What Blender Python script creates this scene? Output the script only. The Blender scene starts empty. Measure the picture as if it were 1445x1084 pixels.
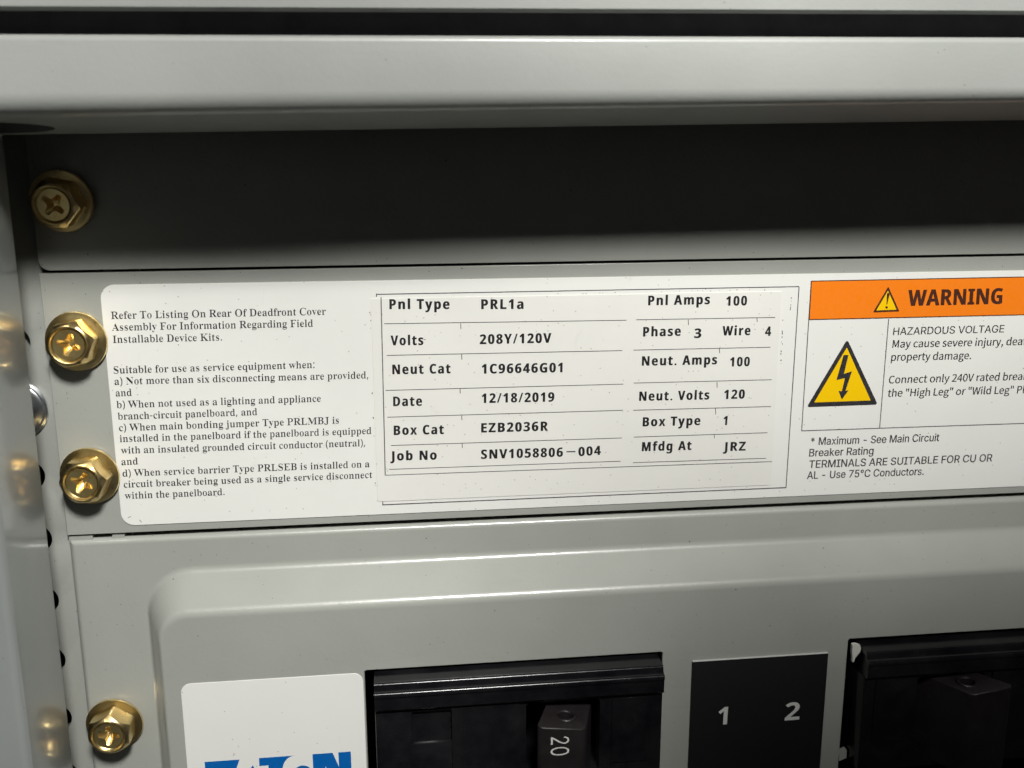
import bpy, bmesh, math, random
from mathutils import Vector, Matrix
from mathutils.geometry import delaunay_2d_cdt

# ------------------------------------------------------------------ units
# Everything below is measured in millimetres on the panel: x to the right,
# z up, h out of the panel towards the viewer (the deadfront plane is h = 0).
MM = 0.001
BASE = Vector((0.0, 0.0, 1.5))
def W3(x, z, h):
    return BASE + Vector((x * MM, -h * MM, z * MM))

sc = bpy.context.scene
COL = sc.collection
random.seed(7)

# ------------------------------------------------------------------ camera
F_PX, IMG_W = 1380.85, 1445.0
def cam_rot(rx, ry, rz):
    cx, sx, cy, sy, cz, sz = math.cos(rx), math.sin(rx), math.cos(ry), math.sin(ry), math.cos(rz), math.sin(rz)
    return (Matrix(((cz, -sz, 0), (sz, cz, 0), (0, 0, 1))) @ Matrix(((cy, 0, sy), (0, 1, 0), (-sy, 0, cy)))
            @ Matrix(((1, 0, 0), (0, cx, -sx), (0, sx, cx))))
M = cam_rot(0.22039358, -0.11890094, -0.02868169)      # panel axes (right, down, in) -> camera (right, down, forward)
MT = M.transposed()
def to_world(v):                                       # panel axes -> world
    return Vector((v[0], v[2], -v[1]))
right, down, fwd = (to_world(MT @ Vector(a)) for a in ((1, 0, 0), (0, 1, 0), (0, 0, 1)))
cd = bpy.data.cameras.new('camera')
cam = bpy.data.objects.new('camera', cd)
COL.objects.link(cam)
R3 = Matrix((right, -down, -fwd)).transposed()
cam.matrix_world = Matrix.Translation(W3(0, 0, 170)) @ R3.to_4x4()
cd.sensor_width = 36.0
cd.lens = F_PX * 36.0 / IMG_W
cd.clip_start, cd.clip_end = 0.005, 50.0
cd.dof.use_dof = True
cd.dof.focus_distance = 0.175
cd.dof.aperture_fstop = 26.0
sc.camera = cam

# ------------------------------------------------------------------ light: spots fitted to the fall of light, an added fill, a dim room
w = bpy.data.worlds.new('World')
sc.world = w
w.use_nodes = True
bg = w.node_tree.nodes['Background']
bg.inputs[0].default_value = (1.0, 0.96, 1.0, 1)
bg.inputs[1].default_value = 0.016

def aim(ob, target):
    d = target - ob.location
    ob.rotation_euler = d.to_track_quat('-Z', 'Y').to_euler()

def spot(name, pos, target, watts, radius, cone, blend, col):
    ld = bpy.data.lights.new(name, 'SPOT')
    ld.energy = watts
    ld.shadow_soft_size = radius
    ld.spot_size = math.radians(cone)
    ld.spot_blend = blend
    ld.color = col
    ob = bpy.data.objects.new(name, ld)
    COL.objects.link(ob)
    ob.location = pos
    aim(ob, target)
    return ob
WARM = (1.0, 0.99, 0.95)
for lx, tx, tz, watts in ((30, -92, -143, 7.7), (62, -22.5, -11, 1.2), (88, 94.5, 45, 8.2), (50, -28.5, -226.5, 1.1)):
    spot('fitted_spot', W3(lx, 237, 290), W3(tx, tz, 0), watts, 0.033, 34.4, 0.454, WARM)  # added spots, beams aimed and cut to imitate a soft shadow at lower right
ad = bpy.data.lights.new('added_fill', 'AREA')
ad.shape = 'RECTANGLE'
ad.size, ad.size_y = 1.2, 0.3
ad.energy = 0.15  # unseen fill, added for soft light and reflections in the metal
ad.color = (0.93, 0.97, 1.0)
ao = bpy.data.objects.new('added_fill', ad)
COL.objects.link(ao)
ao.location = BASE + Vector((0.1, -1.3, 1.1))
aim(ao, BASE)

sc.view_settings.view_transform = 'Standard'
sc.view_settings.look = 'None'
sc.view_settings.gamma = 1.0
sc.view_settings.exposure = 0.0
sc.cycles.max_bounces = 8
sc.cycles.use_denoising = True

# ------------------------------------------------------------------ materials
def nodes_of(name):
    m = bpy.data.materials.new(name)
    m.use_nodes = True
    nt = m.node_tree
    return m, nt, nt.nodes['Principled BSDF']
def noise(nt, scale, detail=3, rough=0.5, vec=None, dist=0.0):
    n = nt.nodes.new('ShaderNodeTexNoise')
    n.inputs['Scale'].default_value = scale
    n.inputs['Detail'].default_value = detail
    n.inputs['Roughness'].default_value = rough
    n.inputs['Distortion'].default_value = dist
    nt.links.new(vec, n.inputs['Vector'])
    return n
def coords(nt, scale=None):
    g = nt.nodes.new('ShaderNodeNewGeometry')
    if scale is None:
        return g.outputs['Position']
    mp = nt.nodes.new('ShaderNodeMapping')
    mp.inputs['Scale'].default_value = scale
    nt.links.new(g.outputs['Position'], mp.inputs['Vector'])
    return mp.outputs['Vector']
def ramp(nt, src, stops):
    r = nt.nodes.new('ShaderNodeValToRGB')
    e = r.color_ramp.elements
    e[0].position, e[0].color = stops[0][0], (*stops[0][1], 1)
    e[1].position, e[1].color = stops[-1][0], (*stops[-1][1], 1)
    for p, c in stops[1:-1]:
        k = e.new(p)
        k.color = (*c, 1)
    nt.links.new(src, r.inputs[0])
    return r.outputs[0]
def g3(v):
    return (v, v, v)
def mix(nt, fac, a, b, mode='MIX'):
    m = nt.nodes.new('ShaderNodeMix')
    m.data_type = 'RGBA'
    m.blend_type = mode
    for i, v in ((0, fac), (6, a), (7, b)):
        if hasattr(v, 'is_linked') or hasattr(v, 'links'):
            nt.links.new(v, m.inputs[i])
        elif i == 0:
            m.inputs[0].default_value = v
        else:
            m.inputs[i].default_value = (*v, 1)
    return m.outputs[2]
def specks(nt, vec, scale, size, density):
    """small scattered dots: random cells of a voronoi pattern, radius cut"""
    v = nt.nodes.new('ShaderNodeTexVoronoi')
    v.inputs['Scale'].default_value = scale
    nt.links.new(vec, v.inputs['Vector'])
    a = nt.nodes.new('ShaderNodeMath'); a.operation = 'LESS_THAN'
    nt.links.new(v.outputs['Distance'], a.inputs[0]); a.inputs[1].default_value = size
    s = nt.nodes.new('ShaderNodeSeparateColor')
    nt.links.new(v.outputs['Color'], s.inputs[0])
    b = nt.nodes.new('ShaderNodeMath'); b.operation = 'LESS_THAN'
    nt.links.new(s.outputs[0], b.inputs[0]); b.inputs[1].default_value = density
    c = nt.nodes.new('ShaderNodeMath'); c.operation = 'MULTIPLY'
    nt.links.new(a.outputs[0], c.inputs[0]); nt.links.new(b.outputs[0], c.inputs[1])
    return c.outputs[0]
def bump(nt, bsdf, height, strength, dist):
    b = nt.nodes.new('ShaderNodeBump')
    b.inputs['Strength'].default_value = strength
    b.inputs['Distance'].default_value = dist
    nt.links.new(height, b.inputs['Height'])
    nt.links.new(b.outputs[0], bsdf.inputs['Normal'])
    return b

def paint(name, col, rough=0.34, coat=0.5, coat_rough=0.12, speck=0.14, orange=0.28):
    m, nt, b = nodes_of(name)
    p = coords(nt)
    big = noise(nt, 45, 4, 0.55, p)
    fine = noise(nt, 1300, 3, 0.65, p)
    c = ramp(nt, big.outputs[0], [(0.3, tuple(v * 0.94 for v in col)), (0.7, tuple(v * 1.035 for v in col))])
    st = noise(nt, 60, 6, 0.75, coords(nt, (0.35, 1, 2.2)), 0.8)          # faint rubbed streaks
    c = mix(nt, ramp(nt, st.outputs[0], [(0.60, g3(0)), (0.70, g3(0.16))]), c, tuple(v * 0.72 for v in col))
    st2 = noise(nt, 95, 7, 0.8, coords(nt, (1.6, 1, 0.5)), 1.2)
    c = mix(nt, ramp(nt, st2.outputs[0], [(0.66, g3(0)), (0.74, g3(0.20))]), c, tuple(min(1, v * 1.35) for v in col))
    c = mix(nt, specks(nt, p, 1100, 0.09, speck), c, (0.09, 0.085, 0.075))
    c = mix(nt, specks(nt, p, 420, 0.05, speck * 0.6), c, (0.03, 0.03, 0.028))
    nt.links.new(c, b.inputs['Base Color'])
    b.inputs['Specular IOR Level'].default_value = 0.45
    rr = nt.nodes.new('ShaderNodeMapRange')
    rr.inputs[3].default_value, rr.inputs[4].default_value = rough - 0.07, rough + 0.09
    nt.links.new(noise(nt, 130, 5, 0.65, p).outputs[0], rr.inputs[0])
    nt.links.new(rr.outputs[0], b.inputs['Roughness'])
    b.inputs['Coat Weight'].default_value = coat
    b.inputs['Coat Roughness'].default_value = coat_rough
    bump(nt, b, fine.outputs[0], orange, 0.00012)
    return m

GREY = (0.352, 0.360, 0.330)
M_paint = paint('grey_enamel', GREY)
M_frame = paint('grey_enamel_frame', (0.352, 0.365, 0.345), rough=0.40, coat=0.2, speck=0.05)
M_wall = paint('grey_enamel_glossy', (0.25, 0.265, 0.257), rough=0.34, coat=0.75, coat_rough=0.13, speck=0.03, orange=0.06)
M_dark, nt, b = nodes_of('shade_dark_steel')
b.inputs['Base Color'].default_value = (0.012, 0.012, 0.014, 1); b.inputs['Roughness'].default_value = 0.7  # grey steel coloured near black, the shade of the gaps put into it
M_shade, nt, b = nodes_of('groove_shade')
p = coords(nt)
nt.links.new(ramp(nt, noise(nt, 200, 4, 0.6, p).outputs[0], [(0.3, (0.14, 0.13, 0.15)), (0.7, (0.19, 0.18, 0.21))]), b.inputs['Base Color'])  # shade of the groove put into the colour
b.inputs['Roughness'].default_value = 0.75

def paper(name, col, rough, dirt=0.18):
    m, nt, b = nodes_of(name)
    p = coords(nt)
    fib = noise(nt, 500, 5, 0.7, p)
    c = ramp(nt, noise(nt, 60, 5, 0.6, p).outputs[0], [(0.3, tuple(v * 0.96 for v in col)), (0.7, col)])
    c = mix(nt, specks(nt, p, 1000, 0.12, dirt), c, (0.50, 0.48, 0.43))
    c = mix(nt, specks(nt, p, 520, 0.05, dirt * 0.5), c, (0.22, 0.21, 0.18))
    # rubbed smudges: only where two noises agree
    sm = ramp(nt, noise(nt, 150, 6, 0.75, p, 0.6).outputs[0], [(0.62, g3(0)), (0.74, g3(0.16))])
    c = mix(nt, sm, c, (0.42, 0.40, 0.35))
    nt.links.new(c, b.inputs['Base Color'])
    b.inputs['Roughness'].default_value = rough
    b.inputs['Specular IOR Level'].default_value = 0.35
    bump(nt, b, fib.outputs[0], 0.10, 0.00008)
    return m
M_label = paper('white_vinyl', (0.80, 0.80, 0.765), 0.42)
M_overlay = paper('cream_vinyl', (0.79, 0.785, 0.74), 0.36, dirt=0.30)
M_logo_label = paper('white_logo_vinyl', (0.80, 0.80, 0.765), 0.40, dirt=0.08)

def ink(name, col, wear=0.10, rough=0.45):
    m, nt, b = nodes_of(name)
    p = coords(nt)
    c = ramp(nt, noise(nt, 1400, 3, 0.7, p).outputs[0], [(0.35, col), (0.72, tuple(min(1, v + wear * 0.25) for v in col))])
    nt.links.new(c, b.inputs['Base Color'])
    b.inputs['Roughness'].default_value = rough
    b.inputs['Specular IOR Level'].default_value = 0.3
    return m
M_ink = ink('black_ink', (0.010, 0.009, 0.011), wear=0.05)
M_inkgrey = ink('dark_grey_ink', (0.022, 0.021, 0.024))
M_rule = ink('thin_rule_ink', (0.035, 0.035, 0.04), wear=0.4)
M_orange = ink('orange_ink', (0.88, 0.21, 0.006), wear=0.05, rough=0.4)
M_brown = ink('overprint_ink', (0.060, 0.016, 0.008), wear=0.05)
M_yellow = ink('yellow_ink', (0.90, 0.56, 0.0), wear=0.02, rough=0.4)
M_blue = ink('blue_ink', (0.0, 0.11, 0.40), wear=0.03, rough=0.4)
M_white_ink = ink('white_ink', (0.62, 0.62, 0.60), wear=0.02)
M_black_vinyl = ink('black_vinyl', (0.005, 0.005, 0.006), wear=0.006, rough=0.6)

def plastic(name, col, rough, dusty=0.10):
    m, nt, b = nodes_of(name)
    p = coords(nt)
    c = ramp(nt, noise(nt, 120, 5, 0.65, p).outputs[0], [(0.35, col), (0.75, tuple(v + 0.010 for v in col))])
    dust = ramp(nt, noise(nt, 700, 6, 0.8, p, 0.4).outputs[0], [(0.60, g3(0)), (0.78, g3(dusty))])
    c = mix(nt, dust, c, (0.09, 0.085, 0.08))
    nt.links.new(c, b.inputs['Base Color'])
    rr = nt.nodes.new('ShaderNodeMapRange')
    rr.inputs[3].default_value, rr.inputs[4].default_value = rough - 0.10, rough + 0.16
    nt.links.new(noise(nt, 260, 5, 0.7, p).outputs[0], rr.inputs[0])
    nt.links.new(rr.outputs[0], b.inputs['Roughness'])
    b.inputs['Specular IOR Level'].default_value = 0.32
    bump(nt, b, noise(nt, 1100, 4, 0.6, p).outputs[0], 0.07, 0.0001)
    return m
M_breaker = plastic('black_phenolic', (0.0035, 0.0035, 0.005), 0.16, dusty=0.06)
M_handle = plastic('black_handle_plastic', (0.012, 0.009, 0.010), 0.42, dusty=0.5)
M_chip, nt, b = nodes_of('chipped_edge')
b.inputs['Base Color'].default_value = (0.62, 0.62, 0.56, 1); b.inputs['Roughness'].default_value = 0.6

def metal(name, c0, c1, rough, bumpy=0.2):
    m, nt, b = nodes_of(name)
    p = coords(nt)
    nt.links.new(ramp(nt, noise(nt, 330, 5, 0.7, p, 0.5).outputs[0], [(0.3, c0), (0.7, c1)]), b.inputs['Base Color'])
    b.inputs['Metallic'].default_value = 1.0
    rr = nt.nodes.new('ShaderNodeMapRange')
    rr.inputs[3].default_value, rr.inputs[4].default_value = rough - 0.06, rough + 0.12
    nt.links.new(noise(nt, 800, 4, 0.7, p).outputs[0], rr.inputs[0])
    nt.links.new(rr.outputs[0], b.inputs['Roughness'])
    bump(nt, b, noise(nt, 600, 4, 0.6, p).outputs[0], bumpy, 0.00015)
    return m
M_brass = metal('yellow_zinc', (0.88, 0.61, 0.23), (0.96, 0.80, 0.42), 0.27, bumpy=0.07)
M_zinc = metal('bright_zinc', (0.55, 0.58, 0.62), (0.86, 0.88, 0.90), 0.28)

# ------------------------------------------------------------------ object helpers
def link(name, me, mat, parent=None, origin=None, smooth=True):
    ob = bpy.data.objects.new(name, me)
    COL.objects.link(ob)
    if mat:
        me.materials.append(mat)
    if parent is not None:
        ob.parent = parent
    return ob
def even_shading(ob):
    m = ob.modifiers.new('weighted_normals', 'WEIGHTED_NORMAL')
    m.weight = 100
    m.keep_sharp = True
    return ob
def tag(o, label, cat, group=None, kind=None):
    if label: o['label'] = label
    if cat: o['category'] = cat
    if group: o['group'] = group
    if kind: o['kind'] = kind
    return o
def empty(name, x, z, h):
    o = bpy.data.objects.new(name, None)
    o.empty_display_size = 0.005
    COL.objects.link(o)
    o.location = W3(x, z, h)
    return o
class Frame:
    """mesh coordinates are kept relative to the thing's own origin (mm)"""
    def __init__(s, x, z, h): s.x, s.z, s.h = x, z, h
    def __call__(s, x, z, h): return ((x - s.x) * MM, -(h - s.h) * MM, (z - s.z) * MM)
def mesh_from(name, verts, faces, smooth_angle=35):
    me = bpy.data.meshes.new(name)
    me.from_pydata(verts, [], faces)
    bm = bmesh.new(); bm.from_mesh(me)
    bmesh.ops.remove_doubles(bm, verts=bm.verts, dist=1e-7)
    bmesh.ops.recalc_face_normals(bm, faces=bm.faces)
    for f in bm.faces: f.smooth = smooth_angle > 0
    ca = math.radians(smooth_angle)
    for e in bm.edges:
        if len(e.link_faces) != 2 or e.calc_face_angle(9) > ca:
            e.smooth = False
    bm.to_mesh(me); bm.free()
    return me
def fill(loops, keep=None):
    """triangulate 2D loops with the even-odd rule (first loop outside)"""
    co, ed = [], []
    for lp in loops:
        n0, n = len(co), len(lp)
        co += [Vector(p) for p in lp]
        ed += [(n0 + i, n0 + (i + 1) % n) for i in range(n)]
    vs, _, fs, *_r = delaunay_2d_cdt(co, ed, [], 0, 1e-6)
    out = []
    for f in fs:
        cx = sum(vs[i][0] for i in f) / len(f); cy = sum(vs[i][1] for i in f) / len(f)
        c = 0
        for lp in loops:
            n = len(lp)
            for i in range(n):
                (x0, y0), (x1, y1) = lp[i][:2], lp[(i + 1) % n][:2]
                if (y0 > cy) != (y1 > cy) and cx < (x1 - x0) * (cy - y0) / (y1 - y0) + x0:
                    c += 1
        if c % 2:
            out.append(tuple(f))
    return vs, out

def rrect(x0, z0, x1, z1, r=(0, 0, 0, 0), seg=6):
    """rounded rectangle; r = radii at (x0,z0) (x1,z0) (x1,z1) (x0,z1) with z0 the bottom. Returns f(inset)."""
    if not hasattr(r, '__len__'): r = (r,) * 4
    def f(sx, sz=None):
        sz = sx if sz is None else sz
        a, b_, c, d = x0 + sx, z0 + sz, x1 - sx, z1 - sz
        pts = []
        for (cx, cz, q), (ox, oz), rr in zip(((a, b_, 180), (c, b_, 270), (c, d, 0), (a, d, 90)),
                                            ((1, 1), (-1, 1), (-1, -1), (1, -1)), r):
            k = max(rr - min(sx, sz), 0.0001 if rr == 0 else 0.05)
            if rr == 0:
                pts.append((cx, cz)); continue
            for i in range(seg + 1):
                t = math.radians(q + 90 * i / seg)
                pts.append((cx + ox * k + k * math.cos(t), cz + oz * k + k * math.sin(t)))
        return pts
    return f
def circle(cx, cz, r, seg=28):
    return lambda s, _=None: [(cx + (r - s) * math.cos(2 * math.pi * i / seg), cz + (r - s) * math.sin(2 * math.pi * i / seg)) for i in range(seg)]

def plate(fr, outer, holes, h, t, roll=0.3, seg=3, back=True, hole_roll=None):
    """sheet of thickness t whose front lies at h, edges rolled over with radius roll"""
    V, F = [], []
    prof = [(0, h - t)] + [(roll * (1 - math.cos(a)), h - roll + roll * math.sin(a)) for a in
                           [math.pi / 2 * i / seg for i in range(seg + 1)]]
    hr = roll if hole_roll is None else hole_roll
    hprof = [(0, h - t)] + [(hr * (1 - math.cos(a)), h - hr + hr * math.sin(a)) for a in
                            [math.pi / 2 * i / seg for i in range(seg + 1)]]
    def band(func, pr, sgn):
        prev = None
        for s, hh in pr:
            lp = func(sgn * s)
            cur = len(V)
            V.extend(fr(x, z, hh) for x, z in lp)
            n = len(lp)
            if prev is not None:
                F.extend((prev + i, prev + (i + 1) % n, cur + (i + 1) % n, cur + i) for i in range(n))
            prev = cur
    band(outer, prof, 1)
    for q in holes: band(q, hprof, -1)
    def cap(loops, hh):
        vs, fs = fill(loops)
        n0 = len(V)
        V.extend(fr(v[0], v[1], hh) for v in vs)
        F.extend(tuple(n0 + i for i in f) for f in fs)
    cap([outer(roll)] + [q(-hr) for q in holes], h)
    if back: cap([outer(0)] + [q(0) for q in holes], h - t)
    return V, F

def prism_x(fr, prof, x0, x1):
    """profile [(h, z)] swept along x, ends closed"""
    n = len(prof)
    V = [fr(x0, z, h) for h, z in prof] + [fr(x1, z, h) for h, z in prof]
    F = [(i, (i + 1) % n, n + (i + 1) % n, n + i) for i in range(n)]
    F += [tuple(range(n)), tuple(range(2 * n - 1, n - 1, -1))]
    return V, F
def arc(cx, cy, r, a0, a1, n):
    return [(cx + r * math.cos(math.radians(a0 + (a1 - a0) * i / n)), cy + r * math.sin(math.radians(a0 + (a1 - a0) * i / n))) for i in range(n + 1)]
def box(fr, x0, x1, z0, z1, h0, h1):
    V = [fr(x, z, h) for x in (x0, x1) for z in (z0, z1) for h in (h0, h1)]
    F = [(0, 1, 3, 2), (4, 6, 7, 5), (0, 4, 5, 1), (2, 3, 7, 6), (0, 2, 6, 4), (1, 5, 7, 3)]
    return V, F
def join(*parts):
    V, F = [], []
    for v, f in parts:
        n = len(V); V += v; F += [tuple(n + i for i in q) for q in f]
    return V, F

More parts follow.
